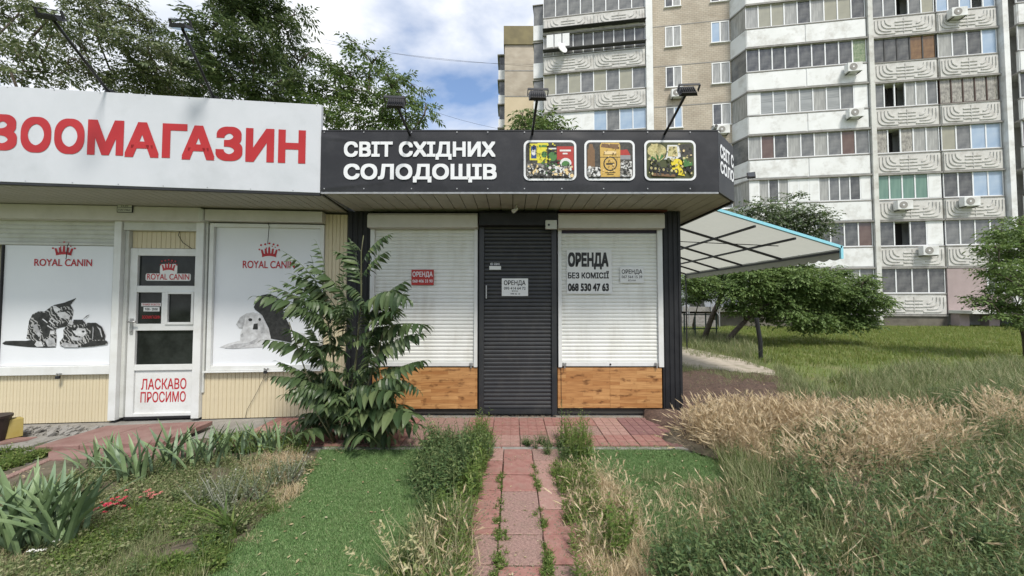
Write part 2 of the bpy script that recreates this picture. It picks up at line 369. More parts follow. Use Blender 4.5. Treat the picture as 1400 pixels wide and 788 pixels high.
# zoo side: sloping red slab, step below it, grey and pink slabs at the far left, rubble and kerb
za = one('entrance_ramp', label='low red painted concrete ramp slab in front of the white pet shop door', cat='ramp')
def slab(name, poly, ztop, th, m, parent=None, slope=None, bevel=.006):
    q = [G(a, b, ztop) for a, b in poly]; n = len(q)
    vs = [(p.x, p.y, p.z - th) for p in q] + [(p.x, p.y, p.z) for p in q]; mb = MB()
    mb.add(vs, [tuple(range(n)), tuple(range(n, 2*n))] + [(i, (i+1) % n, (i+1) % n + n, i + n) for i in range(n)])
    return mb.build(name, m, parent, bevel=bevel)
slab('ramp_slab', [(47, 611), (107, 609), (205, 579.5), (146, 582)], .055, .05, M_ramp, za)
slab('ramp_slab', [(108.5, 609), (222, 604), (291, 575.5), (206.5, 579.4)], .055, .05, M_ramp, za)
slab('step_slab', [(66, 628), (150, 625), (150, 602), (66, 606)], .012, .06, M_ramp, za)
slab('step_slab', [(151.5, 625), (262, 619), (262, 600), (151.5, 602)], .012, .06, M_ramp, za)
lw = tag(MB().box(-8.5, -3.0, 3.0, 4.6, -.044, -.036).build('pavement', M_concrete), kind='structure')
for k, (pl, m) in enumerate([([(-70, 622), (-5, 606), (52, 597), (-10, 599)], M_ramp), ([(-160, 640), (-72, 622), (-12, 599), (-80, 602)], M_ramp),
                    ([(-40, 630), (-4, 622), (80, 598.5), (53.5, 597.2)], M_concrete), ([(-4, 632), (60, 610), (140, 588), (82, 598)], M_concrete), ([(-60, 655), (-40, 631), (-6, 623), (10, 634)], M_ramp)]):
    slab('paving_slab', pl, -.004, .03, m, lw)
kb = MB()
for k in range(8):
    a = G(70 - k * 40, 627 + k * 17, 0); b = G(70 - (k + 1) * 40 + 2, 627 + (k + 1) * 17 - .8, 0); kb.bar((a.x, a.y, -.03), (b.x, b.y, -.03), .06, .075)
tag(kb.build('kerb', M_tile4, bevel=.008), kind='structure')

# ================================================ SWEETS KIOSK (black)
Kw = FK.o.y
SOF = 2.574
kx0 = FK.loc(474, 420)[0]; kxr = FK.loc(932, 430)[0]
kiosk = one('sweets_kiosk', (0, Kw, 0), 0, 'black corner kiosk with closed roller shutters and boarding soffit under black banner', 'kiosk')
MB().box(kx0, kxr - .02, .05, 3.4, .06, SOF - .004).build('wall', M_blackp, kiosk)
MB().box(kx0 + .02, kxr - .04, .09, 3.3, -.04, .06).build('plinth', M_concrete, kiosk)
fr = -.86
fx0 = FK.loc(439, 220, fr)[0]; fx1 = FK.loc(982, 220, fr)[0]; ch = .40
zt = FK.loc(700, 180, fr)[1]; zb = FK.loc(700, 262, fr)[1]
outl = [(fx0, fr + .03), (fx1 - .01, fr + .03), (fx1 + ch - .03, fr + ch + .0), (fx1 + ch - .03, 3.6), (fx0, 3.6)]
MB().prism(outl, zt - SOF - .05, 'z', SOF + .025).build('roof', M_black, kiosk)
# soffit boards
bw = .145; nb = int((fx1 + ch - fx0) / bw) + 1; sb_ = {}
for i in range(nb):
    a = fx0 + i * bw; b = min(a + bw - .008, fx1 + ch - .045)
    if b - a < .02: continue
    ya = fr + .035 + max(0, a - fx1 + .01); yb = fr + .035 + max(0, b - fx1 + .01)
    ye = .045 if a < kxr - .1 else 3.55
    mb = MB(); mb.prism([(a, ya), (b, yb), (b, ye), (a, ye)], .014, 'z', SOF); 
    mb.build('soffit_board', M_soffit, kiosk, fixn=True)
MB().prism([(fx0, fr+.04), (fx1-.01, fr+.04), (fx1+ch-.04, fr+ch), (fx1+ch-.04, 3.5), (fx0, 3.5)], .008, 'z', SOF + .015).build('soffit_lining', M_soffitd, kiosk)
MB().bar((fx1 + ch - .03, fr + ch, SOF + .002), (fx1 + ch - .03, 3.55, SOF + .002), .03, .05).build('eaves_trim', M_black, kiosk)
# right corner column: ribbed black sheet, and left column
def ribs(name, x0, x1, z0, z1, y, pitch, depth, m, parent):
    n = max(1, int(round((x1 - x0) / pitch))); p = (x1 - x0) / n; pts = []
    for i in range(n):
        a = x0 + i * p; pts += [(a, y), (a + p*.35, y), (a + p*.45, y - depth), (a + p*.9, y - depth)]
    pts.append((x1, y)); pts += [(x1, y + .03), (x0, y + .03)]
    return MB().prism(pts, z1 - z0, 'z', z0).build(name, m, parent)
cx = FK.loc(905.5, 430)[0]
ribs('corner_column', cx, kxr, .01, SOF - .003, .0, .055, .01, M_blackp, kiosk)
MB().box(kxr - .018, kxr, .032, 3.38, .01, SOF - .003).build('side_wall', M_blackp, kiosk)
ribs('corner_column', kx0, FK.loc(509, 430)[0], .01, SOF - .003, .0, .07, .01, M_blackp, kiosk)
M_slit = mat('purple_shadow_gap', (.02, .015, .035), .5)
def slats(x0, x1, z0, z1, pitch, y, depth=.010):     # curved slats side profile extruded along x
    n = int(round((z1 - z0) / pitch)); p = (z1 - z0) / n; pts = []
    for i in range(n):
        a = z0 + i * p; pts += [(y + depth * .9, a), (y + depth * .25, a + p*.14), (y, a + p*.38), (y, a + p*.66), (y + depth*.35, a + p*.88)]
    pts.append((y + depth * .9, z1)); m = len(pts); mb = MB()
    vs = [(x0, a, b) for a, b in pts] + [(x1, a, b) for a, b in pts]
    return mb.add(vs, [(i, i + 1, i + 1 + m, i + m) for i in range(m - 1)])
def shutter(parent, frame, pl, pr, pt, pb, boxr, m_sl, m_fr, m_bx, y=0.0, pitch=.047, gl=8, gr=8, lock=True, name='roller_shutter', boxd=.13):
    x0, x1, z0, z1 = frame.rect(pl, pr, pt, pb, y)
    s = slats(x0, x1, z0 + .05, z1, pitch, y + .012).build(name, m_sl, parent, fixn=False)
    s['kind'] = 'stuff'
    MB().box(x0 + .002, x1 - .002, y - .004, y + .022, z0, z0 + .052).build('bottom_rail', m_fr, s, bevel=.003)
    xg0 = frame.loc(pl - gl, (pt + pb) / 2, y)[0]; xg1 = frame.loc(pr + gr, (pt + pb) / 2, y)[0]
    bz0, bz1 = frame.loc((pl + pr) / 2, boxr[3], y - boxd)[1], frame.loc((pl + pr) / 2, boxr[2], y - boxd)[1]
    for a, b in ((xg0, x0 - .001), (x1 + .001, xg1)): MB().box(a, b, y - .018, y + .045, z0 - .01, bz0 - .002).build('guide_rail', m_fr, s, bevel=.003)
    bx0 = frame.loc(boxr[0], boxr[2], y - boxd)[0]; bx1 = frame.loc(boxr[1], boxr[2], y - boxd)[0]; d = boxd
    prof = [(y + .04, bz0), (y - d, bz0), (y - d, bz1 - .03), (y - d + .03, bz1), (y + .04, bz1)]
    MB().prism(prof, bx1 - bx0, 'x', bx0).build('shutter_box', m_bx, s, bevel=.006)
    if lock:
        for xx in (x0 + .03, x1 - .03): MB().box(xx - .02, xx + .02, y - .03, y - .005, z0 + .01, z0 + .05).box(xx - .008, xx + .008, y - .035, y - .03, z0 - .02, z0 + .04).build('bolt', M_galv, s, bevel=.002)
        MB().tube([((x0+x1)/2, y - .012, z0 + .025), ((x0+x1)/2, y - .004, z0 + .025)], .012, 8).build('lock', M_black, s)
    return s, (x0, x1, z0, z1)
sh1, r1 = shutter(kiosk, FK, 512, 648, 309, 501, (502, 653, 291, 311), M_shutter, M_white, M_box, gl=6, gr=5)
sh1['label'] = 'white slatted shutter left of the black door shutter'
sh2, r2 = shutter(kiosk, FK, 768, 899, 319, 501, (763, 909, 291, 312), M_shutter, M_white, M_box, gl=5, gr=7)
sh2['label'] = 'white slatted shutter right of the black door shutter'
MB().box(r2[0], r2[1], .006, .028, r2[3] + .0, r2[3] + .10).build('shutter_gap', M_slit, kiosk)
sh3, r3 = shutter(kiosk, FK, 662, 754, 308, 566, (655, 762, 288, 308), M_anth, M_anth, M_blackp, y=-.02, gl=7, gr=7, pitch=.05, lock=False)
sh3['label'] = 'dark grey slatted door shutter'
MB().box(r3[0] + .02, r3[0] + .035, -.05, -.03, 1.45, 1.62).build('handle', M_galv, sh3, bevel=.003)
MB().box(FK.loc(763, 290)[0], FK.loc(908, 290)[0], -.1, -.0, SOF - .022, SOF - .004).build('rusty_trim', M_rust, kiosk)
# boards of glued laminated wood under the windows
M_wood = bpy.data.materials.new('laminated_wood'); M_wood.use_nodes = True; t = M_wood.node_tree; b = t.nodes['Principled BSDF']
g = nd(t, 'ShaderNodeTexCoord'); br = nd(t, 'ShaderNodeTexBrick'); br.inputs['Scale'].default_value = 1; br.inputs['Brick Width'].default_value = .34; br.inputs['Row Height'].default_value = .045
br.inputs['Mortar Size'].default_value = .0006; br.inputs['Color1'].default_value = (.42, .20, .07, 1); br.inputs['Color2'].default_value = (.58, .33, .135, 1); br.inputs['Mortar'].default_value = (.2, .08, .02, 1); br.offset = .37
mpw = nd(t, 'ShaderNodeMapping'); mpw.inputs['Rotation'].default_value = (R(90), 0, 0)
t.links.new(g.outputs['Object'], mpw.inputs[0]); t.links.new(mpw.outputs[0], br.inputs['Vector'])
ng = nd(t, 'ShaderNodeTexNoise'); ng.inputs['Scale'].default_value = 5; ng.inputs['Detail'].default_value = 8; mpg = nd(t, 'ShaderNodeMapping'); mpg.inputs['Scale'].default_value = (1, 1, 14)
t.links.new(g.outputs['Object'], mpg.inputs[0]); t.links.new(mpg.outputs[0], ng.inputs['Vector'])
nk = nd(t, 'ShaderNodeTexNoise'); nk.inputs['Scale'].default_value = 7; nk.inputs['Detail'].default_value = 3; mpk = nd(t, 'ShaderNodeMapping'); mpk.inputs['Scale'].default_value = (1, 1, 2.2)
t.links.new(g.outputs['Object'], mpk.inputs[0]); t.links.new(mpk.outputs[0], nk.inputs['Vector'])
kr = nd(t, 'ShaderNodeValToRGB'); kr.color_ramp.elements[0].position = .30; kr.color_ramp.elements[0].color = (.18, .1, .05, 1); kr.color_ramp.elements[1].position = .44; kr.color_ramp.elements[1].color = (1, 1, 1, 1)
t.links.new(nk.outputs['Fac'], kr.inputs[0])
gr_ = nd(t, 'ShaderNodeValToRGB'); gr_.color_ramp.elements[0].position = .3; gr_.color_ramp.elements[0].color = (.62, .55, .5, 1); gr_.color_ramp.elements[1].position = .7
t.links.new(ng.outputs['Fac'], gr_.inputs[0])
m1 = nd(t, 'ShaderNodeMix'); m1.data_type = 'RGBA'; m1.blend_type = 'MULTIPLY'; m1.inputs['Factor'].default_value = 1
m2 = nd(t, 'ShaderNodeMix'); m2.data_type = 'RGBA'; m2.blend_type = 'MULTIPLY'; m2.inputs['Factor'].default_value = .85
t.links.new(br.outputs[0], m1.inputs['A']); t.links.new(gr_.outputs[0], m1.inputs['B']); t.links.new(m1.outputs['Result'], m2.inputs['A']); t.links.new(kr.outputs[0], m2.inputs['B'])
t.links.new(m2.outputs['Result'], b.inputs['Base Color']); b.inputs['Roughness'].default_value = .45
def brd(pl, pr, pt, pb, lab):
    x0, x1, z0, z1 = FK.rect(pl, pr, pt, pb, 0)
    mb = MB().box(x0, x1, -.004, .022, z0, z1); o = mb.build('wooden_panel', M_wood, kiosk, bevel=.002)
    return o
brd(509, 652.5, 503, 559, 0); brd(762.5, 834, 503, 558, 0); brd(834.1, 905, 503, 558, 0)
for q_ in (r1, r2): MB().box(q_[0] - .05, q_[1] + .05, .03, .045, -.0, .1).build('base_gap', M_soffitd, kiosk)
# wires hanging on the right wooden panel and down the shutter
MB().tube([FK.world(*(FK.loc(767, y, -.012)[0] + .004 * math.sin(y), -.012, FK.loc(767, y, -.012)[1])) - Vector((0, Kw, 0)) for y in range(500, 556, 6)], .0025, 4).build('wire', M_cable, kiosk)
# sensor housings, door bell and door bolt
bell = one('alarm_box', (0, Kw, 0), 0, 'small pale alarm box fixed above the right edge of the dark door shutter', 'alarm box')
x0, x1, z0, z1 = FK.rect(745.5, 761, 302, 314, -.16); MB().box(x0, x1, -.2, -.155, z0, z1).build('housing', M_greywhite, bell, bevel=.006)
MB().tube([(x0 + .04, -.205, z0 + .05), (x0 + .04, -.2, z0 + .05)], .014, 8).build('lens', M_black, bell)
hk = one('bracket_lamp', (0, Kw, 0), 0, 'tiny white spotlight hanging from the soffit above the dark door shutter', 'spotlight')
p = FK.loc(703, 289, -.3); MB().tube([(p[0] + .03, -.3, SOF - .002), (p[0] + .03, -.3, p[1] + .02)], .006, 6).build('stem', M_white, hk)
MB().tube([(p[0] + .035, -.3, p[1] + .03), (p[0] - .015, -.33, p[1] - .01)], .018, 8, .026).build('head', M_white, hk)

# ------------------------------------------------ black sign of the sweets kiosk
sign = one('sweets_sign', (0, Kw, 0), 0, 'long black banner sign with white lettering and three framed food pictures above shutters', 'sign')
def banner_grid(x0, x1, z0, z1, y, nx, nz, crease):
    vs = []; fs = []
    for j in range(nz + 1):
        for i in range(nx + 1):
            x = x0 + (x1 - x0) * i / nx; z = z0 + (z1 - z0) * j / nz; vs.append((x, y - crease((x - x0), (z - z0)), z))
    for j in range(nz):
        for i in range(nx): a = j * (nx + 1) + i; fs.append((a, a + 1, a + nx + 2, a + nx + 1))
    mb = MB(); mb.add(vs, fs)
    n = nx + 1; k = len(vs)   # back face so that it has thickness
    mb.add([(v[0], y + .012, v[2]) for v in (vs[0], vs[nx], vs[-1], vs[-n])], [(3, 2, 1, 0)])
    return mb
HH = zt - zb
def crease(x, z):
    a = .010 * math.exp(-((z - HH + .05 + .16 * x) / .018) ** 2) * math.exp(-x / .35) + .010 * math.exp(-((z - .02 - .12 * x) / .018) ** 2) * math.exp(-x / .4)
    a += .003 * math.sin(x * 5.3 + z * 1.5) + .002 * math.sin(x * 11.7 + z * 3)
    return max(0, min(.0105, a + .003)) * min(1, (z + .01) * 12) * min(1, (HH - z + .01) * 12)
MB_ = banner_grid(fx0, fx1, zb, zt, fr, 140, 40, crease); bn = MB_.build('banner', M_banner, sign, smooth=True)
MB().box(fx0, fx1, fr + .005, fr + .028, zb - .022, zb - .002).build('bottom_trim', M_galv, sign)
MB().box(fx0, fx1 + .004, fr - .004, fr + .03, zt + .001, zt + .016).build('top_trim', M_black, sign)
rv = MB()
for k, pxx in enumerate((440, 498, 563, 625, 667, 717, 768, 825, 885, 943)):
    for py_ in (258.5, 181.5):
        xx, zz = FK.loc(pxx + (4 if k == 0 else 0), py_, fr); rv.disc(xx, zz, .007, fr - .011, 8)
rv.build('rivet', M_galv, sign)['kind'] = 'stuff'
ys = fr - .013
for line, pl, pr, pb_, pc in (('СВІТ СХІДНИХ', 470, 677.5, 214.5, 195), ('СОЛОДОЩІВ', 470, 679, 245.5, 225.5)):
    text('lettering', line, sign, FK.loc(pl, 220, ys)[0], FK.loc(pr, 220, ys)[0], FK.loc(575, pb_, ys)[1], FK.loc(575, pc, ys)[1], ys, M_text_w, .036)
# chamfered and side banners
def ch_obj(): 
    e = Matrix.Translation((fx1, fr, 0)) @ Matrix.Rotation(math.atan2(ch, ch), 4, 'Z'); return e
clen = ch * math.sqrt(2)
mb = MB().box(0.002, clen, -.002, .02, zb - .005, zt); o = mb.build('corner_banner', M_banner, sign); o.matrix_local = ch_obj()
o2 = MB().box(.004, 2.5, -.002, .02, zb - .005, zt).build('side_banner', M_banner, sign); o2.location = (fx1 + ch, fr + ch, 0); o2.rotation_euler = (0, 0, R(90))
zz = lambda q: FK.loc(992, q, fr + .2)[1]
for s1, s2, qb, qc in (('СВІТ С', 'ХІДНИХ', 223, 206), ('СОЛО', 'ДОЩІВ', 243, 228)):
    o = text('lettering', s1, sign, .05, clen - .02, zz(qb), zz(qc), -.006, M_text_w, .036); o.matrix_local = ch_obj()
    o = text('lettering', s2, sign, .05, .75, zz(qb), zz(qc), -.006, M_text_w, .036); o.location = (fx1 + ch, fr + ch, 0); o.rotation_euler = (0, 0, R(90))
# framed pictures printed on the banner
def rrect(x0, x1, z0, z1, r, n=6):
    out = []
    for cx_, cz_, a0 in ((x1 - r, z1 - r, 0), (x0 + r, z1 - r, 90), (x0 + r, z0 + r, 180), (x1 - r, z0 + r, 270)):
        for i in range(n + 1): a = R(a0 + 90 * i / n); out.append((cx_ + r * math.cos(a), cz_ + r * math.sin(a)))
    return out
def pm(name, *c): return mat('print_' + name, srgb(*c), .5, tuple(x * .8 for x in srgb(*c)[:3]), 60)
P_dark = mat('print_dark', (.02, .02, .018), .5, (.07, .065, .055), 45)
P_nuts = mat('print_pebbles', (.03, .03, .03), .5, (.42, .40, .37), 70)
P_yel = pm('yellow', 215, 205, 60); P_green = pm('green', 70, 120, 60); P_blue = pm('blue', 40, 70, 130); P_red = pm('red', 170, 50, 42); P_gold = pm('gold', 200, 165, 85)
P_brown = pm('brown', 120, 90, 60); P_white = pm('pale', 215, 215, 215); P_olive = pm('olive', 70, 75, 40); P_straw = mat('print_straw', (.35, .30, .12), .5, (.62, .56, .30), 50); P_oil = pm('oil', 225, 205, 50); P_blk = pm('black', 25, 25, 25); P_cream = pm('cream', 225, 200, 150)
class Pic:
    def __init__(s, pl, pr, pt, pb, parent, bgm):
        s.x0, s.x1, s.z0, s.z1 = FK.rect(pl, pr, pt, pb, ys); s.f = one_part('picture', parent, MB().flat(rrect(s.x0, s.x1, s.z0, s.z1, .06), ys), M_text_w)
        m = .022; s.a, s.b, s.c, s.d = s.x0 + m, s.x1 - m, s.z0 + m, s.z1 - m; s.k = 0; s.rr = .045
        one_part('image', s.f, MB().flat(rrect(s.a, s.b, s.c, s.d, s.rr), ys - .002), bgm)
    def p(s, u, v): return (s.a + u * (s.b - s.a), s.c + v * (s.d - s.c))
    def poly(s, pts, m, layer=None):
        s.k += 1; mb = MB().flat([s.p(*q) for q in pts], ys - .002 - .0004 * s.k); return one_part('print', s.f, mb, m)
    def rect(s, u0, u1, v0, v1, m): return s.poly([(u0, v0), (u1, v0), (u1, v1), (u0, v1)], m)
    def ell(s, u, v, ru, rv, m, n=14): return s.poly([(u + ru * math.cos(2*math.pi*i/n), v + rv * math.sin(2*math.pi*i/n)) for i in range(n)], m)
def scatter_print(pc_, mats, n, u0, u1, v0, v1, seed, r=.035):      # small printed blots that break the shapes up
    rd = random.Random(seed); groups = [MB() for _ in mats]
    for k in range(n):
        u, v = rd.uniform(u0, u1), rd.uniform(v0, v1); a, b = r * rd.uniform(.3, 1.2), r * rd.uniform(.3, 1.5); t0 = rd.uniform(0, 6)
        groups[k % len(mats)].add([(*pc_.p(u + a * math.cos(t0 + q * 1.05) , v + b * math.sin(t0 + q * 1.05)), ) for q in range(6)] and [(pc_.p(u + a * math.cos(q * 1.05), v + b * math.sin(q * 1.05) )[0], ys - .014 - k * .00002, pc_.p(u + a * math.cos(q * 1.05), v + b * math.sin(q * 1.05))[1]) for q in range(6)], [tuple(range(6))])
    for g_, m_ in zip(groups, mats): o_ = one_part('print', pc_.f, g_, m_); o_['kind'] = 'stuff'
def one_part(name, parent, mb, m): return mb.build(name, m, parent, fixn=False)
pc = Pic(716, 788, 192, 247, sign, P_dark)
pc.poly([(.02, .06), (.98, .06), (.98, .38), (.5, .42), (.02, .4)], P_nuts)
pc.rect(.08, .26, .5, .96, P_yel); pc.rect(.11, .22, .55, .9, P_blue); pc.ell(.165, .72, .05, .09, P_white)
pc.rect(.24, .46, .42, .98, P_yel); pc.ell(.38, .66, .06, .09, P_green); pc.rect(.27, .43, .86, .92, P_green)
pc.rect(.44, .66, .38, .9, P_blk); pc.ell(.55, .6, .09, .13, P_green); pc.rect(.47, .63, .8, .84, P_white)
pc.rect(.64, .985, .22, .88, P_red); pc.rect(.70, .93, .74, .79, P_white); pc.rect(.76, .86, .66, .7, P_white); pc.ell(.82, .42, .12, .14, P_white); pc.ell(.82, .38, .085, .1, P_green)
for k in range(7): pc.poly([(.5, .12), (.3 + k * .065, .42 - .02 * (k % 3)), (.34 + k * .065, .36)], P_green)
pc.poly([(.66, .12), (.98, .12), (.9, .2), (.7, .22)], P_brown); pc.ell(.2, .2, .06, .08, P_cream); pc.ell(.34, .12, .05, .05, P_white); pc.ell(.08, .3, .04, .05, P_white)
scatter_print(pc, [P_nuts, P_blk, P_cream, P_white, P_dark], 150, .05, .95, .05, .36, 1, .04); scatter_print(pc, [P_green, P_olive, P_blk], 40, .3, .7, .1, .5, 2, .03); scatter_print(pc, [P_blk, P_yel, P_dark], 36, .08, .62, .5, .95, 3, .022)
pc = Pic(799, 868, 192, 247, sign, P_dark)
pc.poly([(.02, .05), (.98, .05), (.98, .24), (.02, .28)], P_white); pc.rect(.02, .18, .3, .8, P_brown); pc.poly([(.04, .8), (.16, .8), (.13, .95), (.06, .95)], P_brown)
pc.rect(.70, .95, .52, .64, pm('grey', 140, 140, 145)); pc.poly([(.70, .64), (.95, .64), (.88, .8), (.72, .78)], P_red); pc.ell(.82, .28, .13, .2, P_nuts)
pc.poly([(.3, .04), (.72, .04), (.73, .9), (.70, .985), (.32, .985), (.29, .9)], P_gold); pc.poly([(.31, .86), (.71, .8), (.70, .94), (.33, .96)], P_brown); pc.rect(.29, .73, .575, .59, P_blk)
pc.ell(.51, .4, .15, .2, P_blk, 20); pc.ell(.51, .4, .125, .17, P_gold, 20)
pic2 = pc
for k, (s_, u0, u1, v0, v1) in enumerate((('Dağıl', .40, .62, .36, .44), ('1897', .38, .64, .64, .74))):
    pass
pc.rect(.42, .60, .37, .42, P_blk); pc.rect(.38, .64, .66, .75, P_cream); pc.rect(.40, .62, .15, .165, P_blk); pc.rect(.44, .58, .10, .115, P_blk)
scatter_print(pc, [P_white, P_nuts, P_blk], 70, .05, .28, .05, .3, 4, .03); scatter_print(pc, [P_white, P_nuts, P_blk], 70, .74, .95, .05, .45, 5, .03); scatter_print(pc, [P_brown, P_cream], 30, .34, .70, .04, .95, 6, .018)
pc = Pic(881, 951.5, 192, 247, sign, P_olive)
pc.ell(.22, .76, .2, .2, P_straw, 16); pc.poly([(.5, .9), (.95, .97), (.98, .6), (.7, .5)], P_dark)
for k in range(8): pc.poly([(.25, .45), (.02 + k * .06, .72 - .05 * abs(k - 4)), (.07 + k * .06, .62)], P_green if k % 2 else P_straw)
pc.poly([(.36, .52), (.42, .64), (.44, .92), (.68, .92), (.72, .6), (.6, .5)], P_white); pc.poly([(.44, .6), (.47, .88), (.64, .88), (.66, .6)], P_straw)
pc.ell(.63, .42, .12, .12, P_oil); pc.poly([(.56, .4), (.7, .4), (.8, .06), (.6, .1)], P_oil)
for k in range(7): pc.ell(.1 + k * .085, .25 - .015 * k, .055, .1, P_blk); pc.ell(.095 + k * .085, .28 - .015 * k, .025, .04, P_straw)
pc.poly([(.1, .06), (.6, .03), (.58, .1), (.12, .14)], P_brown)
for k in range(4): pc.poly([(.78, .3), (.74 + k * .07, .6 - .05 * k), (.8 + k * .05, .5 - .05 * k)], P_green); pc.ell(.8 + k * .05, .2 + .07 * (k % 2), .035, .06, P_blk)

scatter_print(pc, [P_blk, P_olive, P_straw, P_dark], 60, .05, .95, .08, .55, 7, .03); scatter_print(pc, [P_dark, P_olive, P_straw, P_cream], 30, .05, .95, .55, .95, 8, .025); scatter_print(pc, [P_oil, P_straw], 10, .55, .8, .1, .5, 9, .035)
# ------------------------------------------------ paper notices
def notice(frame_obj, frame, rect, m, label, lines, y=-.012, ink=M_ink, shift=None):
    root = one('rent_notice', frame_obj.location, frame_obj.rotation_euler.z, label, 'notice')
    x0, x1, z0, z1 = frame.rect(*rect, y)
    MB().box(x0, x1, y, y + .002, z0, z1).build('paper', m, root)
    for s_, pl, pr, pb_, pc_, bold in lines:
        cxm = (rect[0] + rect[1]) / 2
        text('lettering', s_, root, frame.loc(pl, pb_, y)[0], frame.loc(pr, pb_, y)[0], frame.loc(cxm, pb_, y)[1], frame.loc(cxm, pc_, y)[1], y - .0015, ink, bold)
    return root
notice(kiosk, FK, (562.5, 593, 369, 390), M_redpaper, 'red rent notice with white lettering on the left white shutter', [('ОРЕНДА', 564, 591.5, 378.5, 372, .02), ('068 406 33 90', 564, 591.5, 386.5, 382.5, .012)], ink=M_text_w)
notice(kiosk, FK, (686, 722, 381, 405), M_paper, 'white rent notice on the dark grey door shutter', [('ОРЕНДА', 689, 718.5, 390, 384, .02), ('095 414 64 72', 689, 718.5, 396.2, 392.6, .01), ('Юлія', 700, 708, 399, 397.3, .005), ('098 45 10', 698, 711, 403, 401, .008)], y=-.032)
notice(kiosk, FK, (775, 836.5, 342, 402), M_paper, 'large white rent poster with heavy black lettering on the right shutter', [('ОРЕНДА', 776.5, 832, 365, 346.5, .055), ('БЕЗ КОМІСІЇ', 776.5, 832.5, 381, 373.2, .035), ('068 530 47 63', 776.5, 832.5, 398.3, 387.8, .045)])
notice(kiosk, FK, (848, 880, 365, 387), M_paper, 'small white rent notice at the right of the large rent poster', [('ОРЕНДА', 850, 878, 374.5, 369, .015), ('067 564 15 39', 850, 878, 380.5, 377, .008), ('Юлія', 859, 869, 384.6, 382.4, .003)])
st = one('door_sticker', (0, Kw, 0), 0, 'pair of tiny white stickers near the top left of the dark door shutter', 'sticker')
x0, x1, z0, z1 = FK.rect(669, 685, 364, 369, -.03); MB().box(x0, x1, -.033, -.031, z0, z1).build('label', M_paper, st)
text('lettering', 'ID 2241', st, FK.loc(670.5, 362, -.03)[0], FK.loc(683, 362, -.03)[0], FK.loc(676, 362.6, -.03)[1], FK.loc(676, 359.8, -.03)[1], -.033, M_text_w, .01)

# ------------------------------------------------ floodlights on arms
def floodlight(base, head, aim, label, size=1.0, grp='floodlights on arms above the signs'):
    base, head = Vector(base), Vector(head); r = one('floodlight', base, 0, label, 'floodlight', grp); hl = head - base
    MB().tube([(0, 0, -.04), hl * .97], .013, 8).build('arm', M_black, r, smooth=True)
    MB().box(-.035, .035, -.02, .02, -.06, .0).build('foot_plate', M_black, r, bevel=.003)
    a = (Vector(aim) - head).normalized(); q = a.to_track_quat('-Z', 'Y').to_matrix().to_4x4(); mt = Matrix.Translation(hl) @ q
    h = MB(); w_, d_, t_ = .115 * size, .08 * size, .022 * size
    h.prism([(-w_, -t_), (w_, -t_), (w_ * .8, t_), (-w_ * .8, t_)], 2 * d_, 'y', -d_)
    for k in range(7): h.box(-w_ * .7 + k * w_ * .22, -w_ * .7 + k * w_ * .22 + .004, -d_ * .8, d_ * .8, t_, t_ + .012 * size)
    ho = h.build('lamp_head', M_black, r); ho.matrix_local = mt
    lo = MB().box(-w_ * .86, w_ * .86, -d_ * .85, d_ * .85, -.002, 0).build('lens', M_lens, ho); lo.location = (0, 0, -t_ - .001)
    bo = MB().bar((-w_ - .01, 0, 0), (-w_ - .01, 0, t_ + .04), .006, .03, (0, 1, 0)).bar((w_ + .01, 0, 0), (w_ + .01, 0, t_ + .04), .006, .03, (0, 1, 0)).bar((-w_ - .01, 0, t_ + .043), (w_ + .01, 0, t_ + .043), .03, .006).build('bracket', M_black, ho)
    return r
for (bx, hx, hy, lab) in ((562, 541, 141, 'leftmost floodlight on its arm above the black sign'), (727, 735, 131, 'middle floodlight on its arm above the black sign'), (906, 940, 125, 'rightmost arm floodlight above the black sign')):
    b = P(bx, 179, 3.95); floodlight((b.x, b.y, zt), P(hx, hy, 3.3), (b.x, 3.9, 2.9), lab, .7)
fl = P(984, 236, 4.3)
f = one('floodlight', (fx1 + ch + .02, Kw + fr + ch + .2, 2.85), 0, 'small square floodlight sticking out from the side of the black sign', 'floodlight')
hd = P(1027, 240, 4.55) - f.location
MB().tube([(0, 0, .02), hd * .9], .009, 8).build('arm', M_black, f)
ho = MB().box(-.045, .045, -.012, .012, -.045, .045).build('lamp_head', M_black, f, bevel=.004); ho.location = hd; ho.rotation_euler = (R(-30), 0, R(-25))
MB().box(-.034, .034, -.016, -.013, -.034, .034).build('lens', M_lens, ho)
f = one('security_camera', (fx1 - .02, Kw + fr + .05, zt + .01), 0, 'small security camera on top of the right corner of the black sign', 'camera')
MB().tube([(0, 0, 0), (0, 0, .035)], .02, 10).build('base', M_greywhite, f); MB().tube([(0, 0, .03), (.0, -.06, .045)], .022, 10).build('camera_body', M_greywhite, f); MB().tube([(0, -.06, .045), (.0, -.066, .046)], .016, 10).build('lens', M_ink, f)
MB().tube([(0.02, .0, .02), (.08, .01, .03), (.09, .03, -.05), (.05, .05, -.1)], .004, 5).build('cable', M_cable, f)

# ================================================ STRIPED AWNING on the side of the kiosk
M_awn = mat('awning_sheet', (.34, .335, .31), .7, (.40, .395, .37), 6, bump=.1); tw_ = M_awn.node_tree; b_ = tw_.nodes['Principled BSDF']; tl = nd(tw_, 'ShaderNodeBsdfTranslucent'); tl.inputs[0].default_value = (.55, .56, .50, 1); mss = nd(tw_, 'ShaderNodeMixShader'); mss.inputs[0].default_value = .45
tw_.links.new(b_.outputs[0], mss.inputs[1]); tw_.links.new(tl.outputs[0], mss.inputs[2]); tw_.links.new(mss.outputs[0], tw_.nodes['Material Output'].inputs[0])
M_blue = mat('blue_trim', (.22, .55, .66), .5, (.30, .62, .72), 30)
M_bluew = mat('awning_top', (.30, .55, .66), .6, (.4, .62, .72), 2)
aw = one('awning', (kxr, 6.0, 0), 0, 'large grey lean-to awning with light blue edge on the right side of the black kiosk', 'awning')
